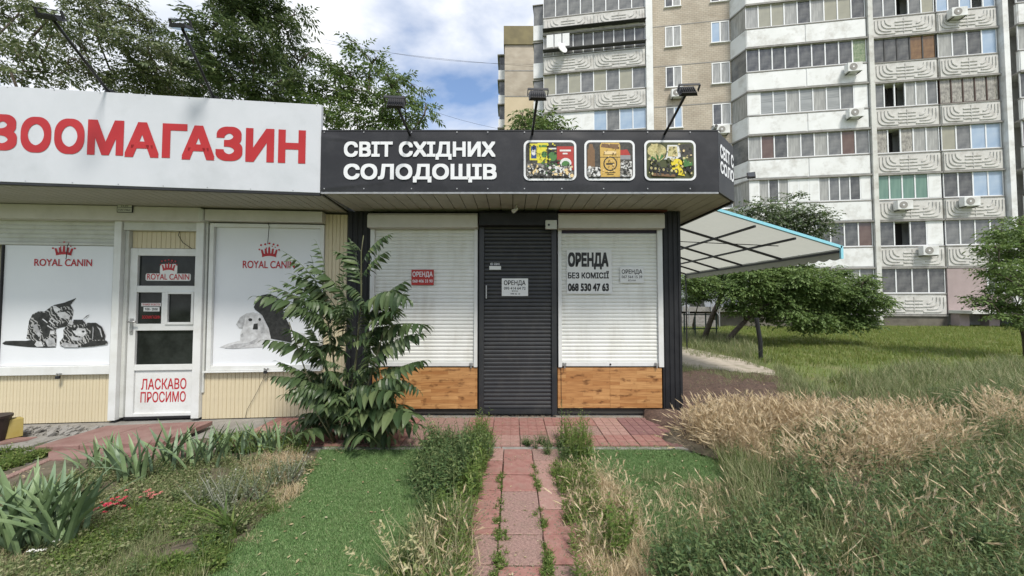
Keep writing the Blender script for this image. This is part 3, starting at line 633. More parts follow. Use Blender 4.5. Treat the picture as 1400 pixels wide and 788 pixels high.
AX = P(1148, 340, 6.0); axo = AX.x - kxr; az = AX.z; atop = P(960, 283, 6.0); sl = (atop.z - az) / (atop.x - AX.x); az0 = az - sl * axo; AL = 5.35
mb = MB(); mb.add([(0, 0, az0), (axo, 0, az), (axo, AL, az), (0, AL, az0)], [(0, 1, 2, 3)]); 
mb.build('roof_sheet', M_awn, aw, fixn=False)
# scalloped valance on the outer edge
pts = [(AL, 0), (0, 0)]; nsc = 24
for k in range(nsc * 4 + 1):
    y = AL * k / (nsc * 4); pts.append((y, -.15 - .035 * abs(math.sin(math.pi * k / 4))))
MB().prism([(a, az + b) for a, b in pts], .006, 'x', axo + .02).build('valance', M_awn, aw)
MB().bar((0, -.02, az0 + .02), (axo + .01, -.02, az + .02), .03, .045).box(axo - .01, axo + .028, -.035, -.005, az - .17, az + .04).build('edge_trim', M_blue, aw)
for y in (1.3, 2.55, 3.55, 4.5): MB().bar((0, y, az0 - .03), (axo, y, az - .03), .03, .04).build('rafter', M_black, aw)
for k, xo in enumerate((P(1032, 306, 6).x - kxr, P(1087, 321, 6).x - kxr, axo - .015)): z = az0 + sl * xo - .045; MB().bar((xo, 0, z - .012), (xo, AL, z - .012), .035, .035).build('purlin', M_black, aw)
MB().bar((.02, AL - .02, az0 - .03), (axo, AL - .02, az - .03), .03, .04).build('rafter', M_black, aw)
MB().tube([(.02, .6, az0 - .35), (.5, .8, az0 - .62), (1.1, 1.2, az0 - .66), (axo - .7, .4, az + .1)], .008, 5).build('cable', M_cable, aw)
MB().tube([(axo - .02, AL - .05, az - .03), (axo - .02, AL - .05, -.04)], .02, 6).build('post', M_black, aw)
# ================================================ PET SHOP KIOSK (white and beige)
zr = dict(loc=(FZ.o.x, FZ.o.y, 0), rz=FZ.a)
zoo = one('pet_shop_kiosk', **zr, label='beige sided pet shop kiosk with white frames, white door and poster covered windows', cat='kiosk')
ZSO = FZ.loc(437, 264, -.88)[1]
XL = -8.6; XR = FZ.loc(474, 430)[0] - .004
MB().box(XL, XR, .12, 3.4, .06, ZSO - .005).build('wall', mat('inner_wall', (.3, .27, .2), .8), zoo)
MB().box(XL, XR - .02, .14, 3.3, -.045, .06).build('plinth', mat('rubble_base', (.09, .075, .06), .95, (.2, .18, .15), 14, bump=1, bscale=30), zoo)
sx1 = FZ.loc(438.5, 203, -.88)[0]
MB().box(XL, sx1 - .01, -.84, 3.5, ZSO + .03, FZ.loc(437, 146, -.88)[1] - .5).build('roof', M_greywhite, zoo)
nb = int((sx1 - XL) / .105)
me_b = None
for i in range(nb):
    a = sx1 - .02 - (i + 1) * .105
    if me_b is None: me_b = MB().box(0, .098, -.84, .118, 0, .012).mesh('soffit_board', M_soffit)
    inst('soffit_board', me_b, zoo, (a, 0, ZSO + .002))
MB().box(XL, sx1 - .02, -.83, .2, ZSO + .017, ZSO + .027).build('soffit_lining', M_soffitd, zoo)
def Rz(pl, pr, pt, pb, o=0.0): return FZ.rect(pl, pr, pt, pb, o)
def zbox(name, r, y0, y1, m, parent=zoo, bevel=.004):
    return MB().box(r[0], r[1], y0, y1, r[2], r[3]).build(name, m, parent, bevel=bevel)
# header beams
r = Rz(-200, 276, 275, 299, -.1); hb = zbox('header_beam', (XL, r[1], FZ.loc(140, 301, -.1)[1], ZSO - .004), -.12, .11, M_box)
r = Rz(281, 441, 283, 302, -.1); zbox('header_beam', (r[0] , r[1], FZ.loc(360, 303, -.1)[1], ZSO - .02), -.115, .112, M_box)
MB().box(r[0] - .06, r[0] - .004, -.135, .0, FZ.loc(278, 303, -.1)[1], ZSO - .02).build('joint_cover', M_greywhite, zoo, bevel=.01)
hz = FZ.loc(160, 300, 0)[1]
# posts
pA = Rz(157, 165, 302, 577); zbox('post', (pA[0], pA[1] + .015, .0, hz), -.05, .1, M_white)
pB = Rz(268.5, 279, 303, 575); zbox('post', (pB[0], pB[1] + .0, .0, hz - .005), -.05, .1, M_white)
zbox('post', (pB[1] + .004, pB[1] + .03, .3, hz - .006), -.02, .1, M_greywhite)
# left display window: shutter above, printed film below
wl = Rz(4, 158, 334, 500); top = Rz(4, 160, 300, 332)
s = slats(XL + 1.0, pA[0] - .03, top[2], top[3] - .01, .05, .02).build('window_shutter', M_greywhite, zoo, fixn=False); s['kind'] = 'stuff'
MB().box(XL + 1, pA[0] - .03, -.004, .03, top[2] - .03, top[2] + .0).build('bottom_rail', M_greywhite, s, bevel=.003)
xs0 = FZ.loc(1.5, 420)[0]
zbox('window_frame', (xs0 - .018, xs0 - .002, wl[2] - .02, top[2] - .035), -.01, .09, M_black)
def royal(parent, x0, x1, zb_, zc_, y, m, crown=True):
    text('lettering', 'ROYAL CANIN', parent, x0, x1, zb_, zc_, y, m, .012)
    h = zc_ - zb_; cx_ = (x0 + x1) / 2; w_ = (x1 - x0); k = MB(); b0 = zc_ + h * .5
    for i in range(5):
        u = (i - 2) / 2; bx_ = cx_ + u * w_ * .115; bz = b0 + h * .55 - h * .25 * abs(u); 
        k.add([(bx_ - w_*.022, y, bz), (bx_ + w_*.022, y, bz), (bx_ * 1.0 + w_*.03*u + w_*.018, y, bz + h*.75), (bx_ + w_*.03*u - w_*.018, y, bz + h*.75)], [(0, 1, 2, 3)])
        k.disc(bx_ + w_ * .045 * u, bz + h * 1.35 , w_ * .021, y, 10)
        if i in (0, 4): k.disc(bx_ + w_ * .075 * u, bz + h * .75, w_ * .018, y, 10)
        if i < 4: k.disc(bx_ + w_ * .058, bz + h * .95, w_ * .013, y, 8)
    n = 8; pts = [(cx_ + (j / n - .5) * w_ * .27, y, b0 + h * .12 * (1 - (2 * j / n - 1) ** 2) * 1.5) for j in range(n + 1)]
    pts2 = [(p[0], y, p[2] + h * .38) for p in reversed(pts)]; k.add(pts + pts2, [tuple(range(2 * n + 2))])
    k.build('crown_logo', m, parent, fixn=False)
pst = tag(zbox('window_poster', (xs0, pA[0] - .055, wl[2], top[2] - .035), .012, .02, M_poster, bevel=0), 'printed window film with two tabby kittens and red crown logo')
a = Rz(47, 126, 364, 354.5, .01); royal(pst, a[0], a[1], min(a[2:]), max(a[2:]), .008, M_redprint)
zbox('sill', (XL, pA[0] - .004, FZ.loc(80, 512)[1], wl[2] - .003), -.045, .1, M_white)
# kitten print
TAB = bpy.data.materials.new('tabby_print'); TAB.use_nodes = True; t = TAB.node_tree; b = t.nodes['Principled BSDF']
g = nd(t, 'ShaderNodeTexCoord'); wv = nd(t, 'ShaderNodeTexWave'); wv.inputs['Scale'].default_value = 9; wv.inputs['Distortion'].default_value = 9; wv.inputs['Detail'].default_value = 4; wv.inputs['Detail Scale'].default_value = 2.2
mp_ = nd(t, 'ShaderNodeMapping'); mp_.inputs['Rotation'].default_value = (0, R(35), 0); t.links.new(g.outputs['Object'], mp_.inputs[0]); t.links.new(mp_.outputs[0], wv.inputs['Vector'])
r_ = nd(t, 'ShaderNodeValToRGB'); r_.color_ramp.elements[0].position = .55; r_.color_ramp.elements[0].color = (.012, .012, .012, 1); r_.color_ramp.elements[1].position = .98; r_.color_ramp.elements[1].color = (.42, .42, .42, 1)
t.links.new(wv.outputs['Fac'], r_.inputs[0]); t.links.new(r_.outputs[0], b.inputs['Base Color'])
INKL = mat('grey_print', (.24, .24, .25), .5, (.5, .51, .53), 18); INKD = mat('dark_print', (.010, .010, .010), .5, (.04, .04, .04), 20); INKW = mat('pale_print', (.60, .61, .63), .5, (.36, .36, .37), 14)
class Decal:      # flat print measured in the enlarged crops of the photograph
    def __init__(s, ox, oy, k, frame, y, parent): s.q = (ox, oy, k); s.f = frame; s.y = y; s.p = parent; s.n = 0
    def poly(s, pts, m):
        s.n += 1; y = s.y - .0004 * s.n
        return MB().flat([s.f.loc(s.q[0] + a / s.q[2], s.q[1] + b / s.q[2], s.y) for a, b in pts], y).build('print', m, s.p, fixn=False)
    def ell(s, a, b, ra, rb, m, n=12, rot=0):
        cr_, sr_ = math.cos(rot), math.sin(rot)
        return s.poly([(a + ra*math.cos(t_)*cr_ - rb*math.sin(t_)*sr_, b + ra*math.cos(t_)*sr_ + rb*math.sin(t_)*cr_) for t_ in [2*math.pi*i/n for i in range(n)]], m)
D = Decal(0, 390, 7.88, FZ, .009, pst)
D.poly([(25, 625), (60, 603), (150, 600), (280, 600), (340, 590), (420, 600), (480, 640), (600, 640), (600, 672), (480, 676), (300, 668), (120, 650), (45, 642)], INKD)
D.poly([(285, 575), (300, 480), (315, 380), (350, 315), (420, 280), (480, 285), (560, 225), (585, 215), (690, 190), (820, 140), (760, 215), (790, 270), (785, 330), (770, 375), (740, 420), (640, 460), (600, 480), (612, 560), (605, 650), (520, 640), (470, 655), (390, 650), (370, 600)], TAB)
D.poly([(345, 325), (420, 290), (500, 300), (540, 330), (530, 400), (560, 470), (520, 560), (480, 560), (440, 470), (420, 400), (370, 370)], INKD)
D.poly([(580, 215), (690, 190), (820, 140), (745, 225), (640, 240)], INKD); D.poly([(570, 225), (600, 225), (660, 262), (600, 300), (580, 262)], INKW)
D.poly([(610, 300), (690, 285), (765, 330), (740, 365), (650, 352)], INKW); D.ell(700, 275, 34, 12, INKD, rot=-.3); D.poly([(620, 440), (700, 400), (745, 405), (720, 445), (640, 460)], INKD)
D.poly([(350, 430), (400, 420), (450, 540), (420, 560)], INKL); D.poly([(375, 640), (400, 600), (450, 610), (470, 660), (400, 665)], INKW); D.poly([(490, 600), (540, 560), (590, 575), (605, 660), (520, 662)], INKL); D.poly([(545, 490), (590, 490), (595, 530), (540, 530)], INKW)
for q in ((540, 380, 600, 430), (560, 350, 640, 400), (520, 430, 580, 470), (470, 360, 520, 400)): D.poly([(q[0], q[1]), (q[2], q[3]), (q[2] - 6, q[3] + 10), (q[0] - 10, q[1] + 8)], INKW)
D.poly([(650, 650), (650, 610), (690, 560), (690, 480), (740, 420), (790, 395), (800, 380), (900, 380), (940, 420), (945, 405), (1040, 405), (1110, 460), (1140, 540), (1130, 590), (1165, 610), (1160, 640), (1010, 660), (860, 670), (700, 672)], TAB)
D.poly([(945, 410), (1040, 405), (1105, 450), (1140, 545), (1120, 590), (1010, 590), (960, 560), (990, 490), (940, 450)], INKD); D.poly([(900, 640), (1000, 600), (1150, 595), (1168, 620), (1120, 645), (900, 668)], INKD)
D.poly([(800, 372), (900, 372), (910, 420), (800, 430)], INKD); D.poly([(790, 500), (850, 460), (920, 470), (940, 520), (900, 560), (830, 540)], INKW); D.ell(905, 500, 16, 12, INKD); D.ell(800, 470, 34, 16, INKD, rot=.3); D.ell(925, 455, 20, 9, INKD)
D.poly([(740, 420), (765, 370), (800, 390), (790, 430)], INKW); D.poly([(900, 370), (940, 330), (978, 315), (930, 350)], INKD); D.poly([(760, 550), (900, 570), (880, 600), (790, 595)], INKL); D.poly([(665, 640), (700, 615), (780, 630), (860, 640), (850, 668), (700, 668)], INKL)
D.poly([(1010, 440), (1020, 470), (1012, 580), (1005, 580)], INKL); D.poly([(1050, 440), (1095, 470), (1115, 560), (1105, 560), (1080, 480)], INKL)
# siding: board by board
sid = {}
def siding(pl, pr, ztop, zbot, y, n, parent=zoo, m=M_beige, x0=None, x1=None):
    x0 = FZ.loc(pl, 540, y)[0] if x0 is None else x0; x1 = FZ.loc(pr, 540, y)[0] if x1 is None else x1; w_ = (x1 - x0) / n
    key = (round(w_, 4), round(ztop - zbot, 4))
    if key not in sid:
        d = .008; prof = [(0, d), (.004, 0), (w_*.47, 0), (w_*.5, d*.7), (w_*.53, 0), (w_ - .005, 0), (w_ - .001, d), (w_ - .001, .02), (0, .02)]
        sid[key] = MB().prism(prof, ztop - zbot, 'z', 0).mesh('siding_board', m)
    for i in range(n): inst('siding_board', sid[key], parent, (x0 + i * w_, y, zbot), (0, 0, 0))
zs = FZ.loc(80, 512)[1] - .004; zg = FZ.loc(90, 578)[1]
siding(0, 0, zs, zg, .0, 32, x0=XL + 1.5, x1=pA[0] - .002)
zs2 = FZ.loc(340, 508)[1] - .004; zg2 = zg
siding(0, 0, zs2, zg2, .0, 15, x0=pB[1] + .002, x1=FZ.loc(441, 540)[0])
siding(0, 0, ZSO - .03, zg2, -.003, 3, x0=FZ.loc(442.5, 430)[0], x1=XR)
MB().box(XL, XR, .03, .05, .0, zg + .02).build('base_gap', M_soffitd, zoo)
# door bay
zd1 = FZ.loc(222, 307)[1]; zd0 = FZ.loc(222, 316)[1]
xa, xb = pA[1] + .017, pB[0] - .002
MB().box(xa, xb, -.03, .06, zd0, hz - .004).build('door_track', M_greywhite, zoo, bevel=.004)
xd0 = FZ.loc(174.5, 460, .05)[0]; xd1 = FZ.loc(269, 460, .05)[0]; zdt = FZ.loc(226, 340, .05)[1]; zdb = FZ.loc(218, 571, .05)[1]
siding(0, 0, zd0 - .002, zdt + .002, .045, 7, x0=xd0 + .02, x1=xd1 - .002)
MB().box(xa, xd0 + .018, .0, .11, .02, zd0 - .002).build('door_jamb', M_greywhite, zoo, bevel=.003)
door = tag(MB().box(0, 0, 0, 0, 0, 0).build('door', M_white, zoo), 'white glazed door with red Ukrainian welcome lettering'); bpy.data.objects.remove(door)
def holed(x0, x1, z0, z1, holes, y0, y1):   # a leaf made of stiles and rails around the openings (rows of openings)
    mb = MB(); 
    for (a, b, c, d) in holes: mb.box(a, b, c, d, 0, 0) if False else None
    return mb
def dR(pl, pr, pt, pb): return FZ.rect(pl, pr, pt, pb, .03)
h1 = dR(189, 267, 350, 391); h2 = dR(187, 221, 400, 443); h3 = dR(227, 267, 399, 444); h4 = dR(184, 265, 452, 498.5)
xl_, xr_ = xd0 + .02, xd1 - .004; yA, yB = .025, .085
inL = (h1[0] + h4[0]) / 2; inR = (h1[1] + h4[1]) / 2
d = MB(); d.box(xl_, inL, yA, yB, zdb, zdt - .004); d.box(inR, xr_, yA, yB, zdb, zdt - .004)
for a, b in ((h1[3], zdt - .004), (h2[3], h1[2]), (h4[3], h2[2])): d.box(inL + .0005, inR - .0005, yA, yB, a, b)
d.box(inL + .0005, inR - .0005, yA + .02, yB - .01, zdb + .0, h4[2]); d.box(inL + .0005, inR - .0005, yA, yB, h4[2] - .07, h4[2]); d.box(inL + .0005, inR - .0005, yA, yB, zdb, zdb + .06)
d.box(h2[1], h3[0] , yA + .001, yB - .001, h2[2] + .0005, h2[3] - .0005)
door = tag(d.build('door', M_white, zoo, bevel=.003), 'white glazed door with red Ukrainian welcome lettering')
for h in (h1, h2, h4): 
    MB().box(inL if h is not h2 else inL, inR if h is not h2 else h2[1], yA + .03, yA + .036, h[2], h[3]).build('pane', M_glass, door)
fr_ = MB(); x0, x1, z0, z1 = h3; x1 = inR
fr_.box(x0 + .001, x0 + .03, yA - .015, yA + .03, z0, z1).box(x1 - .03, x1 - .001, yA - .015, yA + .03, z0, z1).box(x0 + .031, x1 - .031, yA - .0145, yA + .03, z1 - .03, z1).box(x0 + .031, x1 - .031, yA - .0145, yA + .03, z0, z0 + .03)
fr_.build('vent_sash', M_white, door, bevel=.003); MB().box(x0 + .032, x1 - .032, yA + .01, yA + .016, z0 + .031, z1 - .031).build('pane', M_glass, door)
MB().tube([(xl_ + .045, yA - .001, 1.17), (xl_ + .045, yA - .05, 1.17), (xl_ + .13, yA - .055, 1.17)], .010, 8).build('handle', M_galv, door, smooth=True)
MB().box(xl_ + .028, xl_ + .062, yA - .012, yA - .001, 1.02, 1.21).tube([(xl_ + .045, yA - .02, 1.06), (xl_ + .045, yA - .012, 1.06)], .012, 8).build('lock_plate', M_galv, door, bevel=.002)
for s_, pl, pr, pb_, pc_ in (('ЛАСКАВО', 191, 253, 533, 519), ('ПРОСИМО', 190, 252, 550.5, 537)):
    text('lettering', s_, door, FZ.loc(pl, pb_, yA)[0], FZ.loc(pr, pb_, yA)[0], FZ.loc(220, pb_, yA)[1], FZ.loc(220, pc_, yA)[1], yA + .018, M_redprint, .012)
wb = dR(197, 259, 374, 384); MB().flat(rrect(wb[0], wb[1], wb[2] , wb[3], .02), yA + .027).flat(rrect((wb[0]+wb[1])/2 - .1, (wb[0]+wb[1])/2 + .1, wb[3] - .01, dR(215, 240, 361, 384)[3], .03), yA + .0275).build('print', M_paper, door, fixn=False)
a = dR(199, 257, 374.5, 382.5); royal(door, a[0], a[1], a[2], a[3], yA + .025, M_redprint)
sg = dR(191, 218, 414.5, 419); MB().flat([(sg[0], sg[2]), (sg[1], sg[2]), (sg[1], sg[3]), (sg[0], sg[3])], yA + .027).build('print', M_paper, door, fixn=False)
text('lettering', 'ГРАФІК РОБОТИ', door, sg[0] + .01, sg[1] - .01, sg[2] + .008, sg[3] - .008, yA + .025, M_redprint, .01)
sg = dR(194, 216, 420, 426); MB().flat([(sg[0], sg[2]), (sg[1], sg[2]), (sg[1], sg[3]), (sg[0], sg[3])], yA + .027).build('print', M_paper, door, fixn=False)
text('lettering', '9:00 - 20:00', door, sg[0] + .02, sg[1] - .02, sg[2] + .012, sg[3] - .012, yA + .025, M_ink, .01)
text('lettering', 'ЗООМАГАЗИН', door, dR(192, 217, 432, 436)[0], dR(192, 217, 432, 436)[1], dR(192, 217, 432, 436)[2], dR(192, 217, 432, 436)[3], yA + .025, M_redprint, .01)
MB().box(xl_, xr_, .01, .1, .02, zdb - .004).build('threshold', M_black, zoo)
# right display window
wr = Rz(296, 437, 312, 499)
x0, x1 = Rz(284, 443, 304, 506)[:2]; zt_ = hz - .03; zb_ = zs2 + .02
fm = MB(); fm.box(x0 + .02, x0 + .07, -.03, .09, zb_, zt_).box(x1 - .05, x1 - .001, -.03, .09, zb_, zt_).box(x0 + .0705, x1 - .0505, -.029, .09, wr[3] + .0, zt_).box(x0 + .0705, x1 - .0505, -.029, .09, zb_, wr[2])
wf = fm.build('window_frame', M_white, zoo, bevel=.004)
zbox('sill', (x0, x1, zs2 + .002, zb_ - .002), -.06, .1, M_white)
pst2 = tag(MB().box(x0 + .072, x1 - .052, .012, .02, wr[2], wr[3]).build('window_poster', M_poster, zoo), 'printed window film with two puppies and red crown logo')
a = FZ.rect(332, 403, 357, 367, .01); royal(pst2, a[0], a[1], a[2], a[3], .008, M_redprint)
D = Decal(290, 370, 6.57, FZ, .009, pst2)
D.poly([(65, 690), (150, 655), (250, 630), (255, 560), (270, 530), (220, 485), (250, 420), (310, 385), (370, 375), (440, 395), (480, 470), (530, 570), (530, 610), (460, 690), (180, 705)], INKW)
D.poly([(215, 485), (250, 425), (300, 400), (290, 470), (275, 525), (245, 520)], INKL); D.ell(343, 443, 18, 14, INKD); D.ell(428, 440, 12, 14, INKD); D.poly([(375, 480), (410, 475), (412, 530), (365, 530)], INKD); D.poly([(430, 450), (465, 470), (475, 560), (440, 565)], INKL)
D.poly([(110, 700), (200, 660), (330, 650), (420, 600), (380, 650), (240, 700)], INKL); D.poly([(255, 580), (275, 560), (285, 590), (262, 600)], INKL)
D.poly([(375, 330), (400, 265), (440, 225), (510, 210), (580, 235), (625, 300), (650, 400), (700, 500), (720, 650), (530, 612), (510, 520), (450, 400), (385, 350)], INKD)
D.ell(505, 262, 26, 14, INKL); D.ell(570, 275, 20, 10, INKL); D.poly([(720, 640), (760, 560), (820, 560), (860, 620), (850, 700), (700, 700)], INKW)
# small pieces on the front
def lockp(px, py, lab):
    x, z = FZ.loc(px, py, -.06); o = one('padlock', FZ.world(x, -.06, z), FZ.a, lab, 'padlock')
    MB().box(-.02, .02, -.012, .012, -.045, -.01).build('lock_body', M_black, o, bevel=.004); MB().tube([(-.012, 0, -.012), (-.012, 0, .012), (0, 0, .022), (.012, 0, .012), (.012, 0, -.012)], .004, 6).build('shackle', M_galv, o); MB().box(-.028, .03, .01, .014, .0, .02).build('hasp', M_galv, o)
lockp(79, 513, 'padlock on the sill under the kitten poster'); lockp(363, 506, 'padlock on the sill under the puppy poster')
o = one('address_plate', FZ.world(FZ.loc(171, 284, -.13)[0], -.13, FZ.loc(171, 284, -.13)[1]), FZ.a, 'small framed plate on the beam above the pet shop door', 'plate')
MB().box(-.085, .085, -.004, .006, -.06, .055).build('frame', M_black, o); MB().box(-.078, .078, -.006, -.0045, .004, .049).box(-.078, .078, -.006, -.0045, -.054, -.002).build('plate', M_greywhite, o)
text('lettering', 'ПУЛЬТ ОХОРОНИ', o, -.07, .07, .028, .042, -.0075, M_ink, .005); text('lettering', '24-03', o, -.04, .04, .008, .024, -.0075, M_ink, .01); text('lettering', 'НАГЛЯД', o, -.065, .065, -.04, -.02, -.0075, M_ink, .005)
def wire(pxs, lab, y=-.05, base=None, r=.004):
    pts = [FZ.world(*(lambda q: (q[0], y, q[1]))(FZ.loc(a, b, y))) for a, b in pxs]; b0 = pts[0]; o = MB().tube([p - b0 for p in pts], r, 5).build('cable', M_cable); o.location = b0
    return tag(o, lab, 'cable')
wire([(248, 308), (244, 322), (250, 332), (262, 340)], 'short black cable hanging over the boards above the white door', .02)
wire([(366, 303), (368, 310), (367, 322), (366, 334)], 'short cable end hanging over the top of the puppy poster', -.04)
wire([(90, 355), (91, 350), (92, 337), (94, 333)], 'short cable end hanging at the top of the kitten poster', -.02)
wire([(363, 512), (352, 535), (338, 560), (335, 572)], 'thin wire hanging from the sill down the beige boards', -.02, r=.0025)
# ------------------------------------------------ white sign of the pet shop
zsn = one('pet_shop_sign', **zr, label='long white sign board with large red pet shop lettering', cat='sign')
yS = -.88
zt0, zt1 = FZ.loc(0, 117.5, yS)[1], FZ.loc(438, 143.5, yS)[1]; zb0, zb1 = FZ.loc(0, 248.5, yS)[1], FZ.loc(438, 264, yS)[1]; xs_0 = FZ.loc(0, 180, yS)[0]
gt = (zt1 - zt0) / (sx1 - xs_0); gb = (zb1 - zb0) / (sx1 - xs_0); XS = XL + .5
mb = MB(); mb.prism([(XS, zb0 + gb * (XS - xs_0)), (sx1, zb1), (sx1, zt1), (XS, zt0 + gt * (XS - xs_0))], .05, 'y', yS); mb.build('board', M_white_sign, zsn, bevel=.003)
MB().prism([(XS, zb0 + gb * (XS - xs_0) - .022), (sx1 - .004, zb1 - .022), (sx1 - .004, zb1 - .002), (XS, zb0 + gb * (XS - xs_0) - .002)], .04, 'y', yS + .005).build('bottom_trim', M_black, zsn)
rv = MB()
for k in range(14):
    xx = sx1 - .05 - k * .42; rv.disc(xx, zt1 + gt * (xx - sx1) - .012, .006, yS - .002, 8); rv.disc(xx + .2, zb1 + gb * (xx + .2 - sx1) + .015, .006, yS - .002, 8)
rv.build('rivet', M_galv, zsn)['kind'] = 'stuff'
# ЗООМАГАЗИН: letters fitted one by one between their measured edges
LET = [('З', -17, 24, 156.5, 206), ('О', 28.5, 70.5, 160, 209), ('О', 74.5, 116, 162.5, 211), ('М', 120, 169.5, 164.5, 212.5), ('А', 171, 218, 167.5, 215.5), ('Г', 222, 256, 169.5, 216.5), ('А', 249, 294, 172, 219), ('З', 295, 332, 173.5, 220.5), ('И', 336, 375, 176, 222), ('Н', 380.5, 418, 178, 223.5)]
for s_, a, b, c, d_ in LET:
    x0, x1, z0, z1 = FZ.rect(a, b, c, d_, yS)
    v, f = bold_geo(s_, .040); A0 = min(p[0] for p in v); A1 = max(p[0] for p in v); B0 = min(p[1] for p in v); B1 = max(p[1] for p in v)
    MB().add([(x0 + (p[0] - A0) / (A1 - A0) * (x1 - x0), yS - .003 + p[2], z0 + (p[1] - B0) / (B1 - B0) * (z1 - z0)) for p in v], f).build('letter', M_red, zsn, fixn=False)
for (bx, by, hx, hy, Yh, lab) in ((148, 122, 70, 24, 3.12, 'left floodlight on a long arm above the white pet shop sign'), (292, 131, 248, 37, 3.4, 'right floodlight on a long arm above the white pet shop sign')):
    q = FZ.loc(bx, by, yS + .03); b = FZ.world(q[0], yS + .05, q[1]); floodlight(b, P(hx, hy, Yh), (b.x, b.y, 2.9), lab, .68)
# box, pot and litter at the far left
pot = one('flower_pot', G(-12, 603, 0), 0, 'dark brown tub at the left edge beside the cardboard box', 'tub')
MB().tube([(0, 0, 0), (0, 0, .24)], .10, 20, .125).build('tub', mat('brown_plastic', (.03, .018, .015), .5), pot, smooth=False); MB().tube([(0, 0, .225), (0, 0, .25)], .132, 20).build('rim', MATS['brown_plastic'], pot)
bx = one('cardboard_box', G(14, 598, 0), R(-25), 'small open yellowish box with white flap beside the dark tub', 'box')
MB().box(-.05, .06, -.07, .07, 0, .19).build('box_body', mat('ochre_card', (.35, .27, .07), .8, (.42, .33, .12), 5), bx, bevel=.003); MB().add([(-.055, -.075, .19), (-.055, .075, .19), (-.11, .075, .02), (-.11, -.075, .02)], [(0, 1, 2, 3)]).add([(-.05, -.07, .19), (.06, -.07, .19), (.03, -.1, .22), (-.06, -.1, .21)], [(0, 1, 2, 3)]).build('flap', M_paper, bx)
rb = MB(); random.seed(8)
for k in range(90):
    g_ = G(random.uniform(20, 150), random.uniform(583, 593), .0); s_ = random.uniform(.012, .05); rb.tube([(g_.x, g_.y, -.02), (g_.x + s_, g_.y + .01, -.02 + s_ * .7)], s_ * .7, 5, s_ * .3)
rb.build('rubble', M_concrete)['kind'] = 'stuff'
# ================================================ APARTMENT BLOCK
FL = 2.83; Z1 = 1.85
M_apt = mat('apartment_panel', (.62, .62, .59), .85, (.53, .53, .50), 1.2, bump=.4, bscale=25, dirt=(.26, .23, .19), dscale=1.3, damt=.85)
M_aptw = mat('apartment_white', (.73, .74, .74), .7, (.66, .67, .66), .9, dirt=(.34, .32, .28), dscale=1.3, damt=.7)
M_slabm = mat('slab_edge', (.30, .29, .27), .9, (.20, .19, .18), 3)
M_relief = mat('relief_ridge', (.58, .57, .545), .85, (.50, .49, .47), 2, dirt=(.28, .26, .23), dscale=2.5, damt=.7)
M_pvc = mat('window_pvc', (.74, .75, .76), .5); M_brownf = mat('brown_frame', (.055, .03, .022), .6); M_darkf = mat('dark_frame', (.05, .05, .05), .6)
M_pink = mat('pink_wall', (.36, .29, .285), .85, (.31, .25, .245), 2, bump=.2); M_plinth = mat('block_plinth', (.16, .145, .12), .95, (.10, .09, .075), 2, bump=.5, bscale=8)
M_cream = mat('cream_plaster', (.56, .47, .33), .85, (.50, .42, .29), .6); M_capm = mat('roof_cap', (.20, .17, .09), .9, (.14, .12, .07), 1)
def brickmat(name, c1, c2, mo):
    m = bpy.data.materials.new(name); m.use_nodes = True; t = m.node_tree; b = t.nodes['Principled BSDF']; b.inputs['Roughness'].default_value = .9
    g = nd(t, 'ShaderNodeTexCoord'); mp = nd(t, 'ShaderNodeMapping'); mp.inputs['Rotation'].default_value = (R(90), 0, 0); br = nd(t, 'ShaderNodeTexBrick')
    br.inputs['Scale'].default_value = 1; br.inputs['Brick Width'].default_value = .30; br.inputs['Row Height'].default_value = .13; br.inputs['Mortar Size'].default_value = .012
    br.inputs['Color1'].default_value = c1 + (1,); br.inputs['Color2'].default_value = c2 + (1,); br.inputs['Mortar'].default_value = mo + (1,)
    t.links.new(g.outputs['Object'], mp.inputs[0]); t.links.new(mp.outputs[0], br.inputs['Vector'])
    n = nd(t, 'ShaderNodeTexNoise'); n.inputs['Scale'].default_value = .7; n.inputs['Detail'].default_value = 8; t.links.new(g.outputs['Object'], n.inputs['Vector'])
    rr = nd(t, 'ShaderNodeValToRGB'); rr.color_ramp.elements[0].position = .3; rr.color_ramp.elements[0].color = (.7, .68, .66, 1); rr.color_ramp.elements[1].position = .65
    t.links.new(n.outputs['Fac'], rr.inputs[0]); x = nd(t, 'ShaderNodeMix'); x.data_type = 'RGBA'; x.blend_type = 'MULTIPLY'; x.inputs['Factor'].default_value = 1
    t.links.new(br.outputs[0], x.inputs['A']); t.links.new(rr.outputs[0], x.inputs['B']); t.links.new(x.outputs['Result'], b.inputs['Base Color']); return m
M_brick = brickmat('pale_brick', (.50, .445, .36), (.45, .39, .31), (.31, .28, .235))
def glassmat(name, c, c2, rough=.12, scale=1.5, stretch=(1, 1, 1)): return mat(name, c, rough, c2, scale, spec=.6, stretch=stretch)
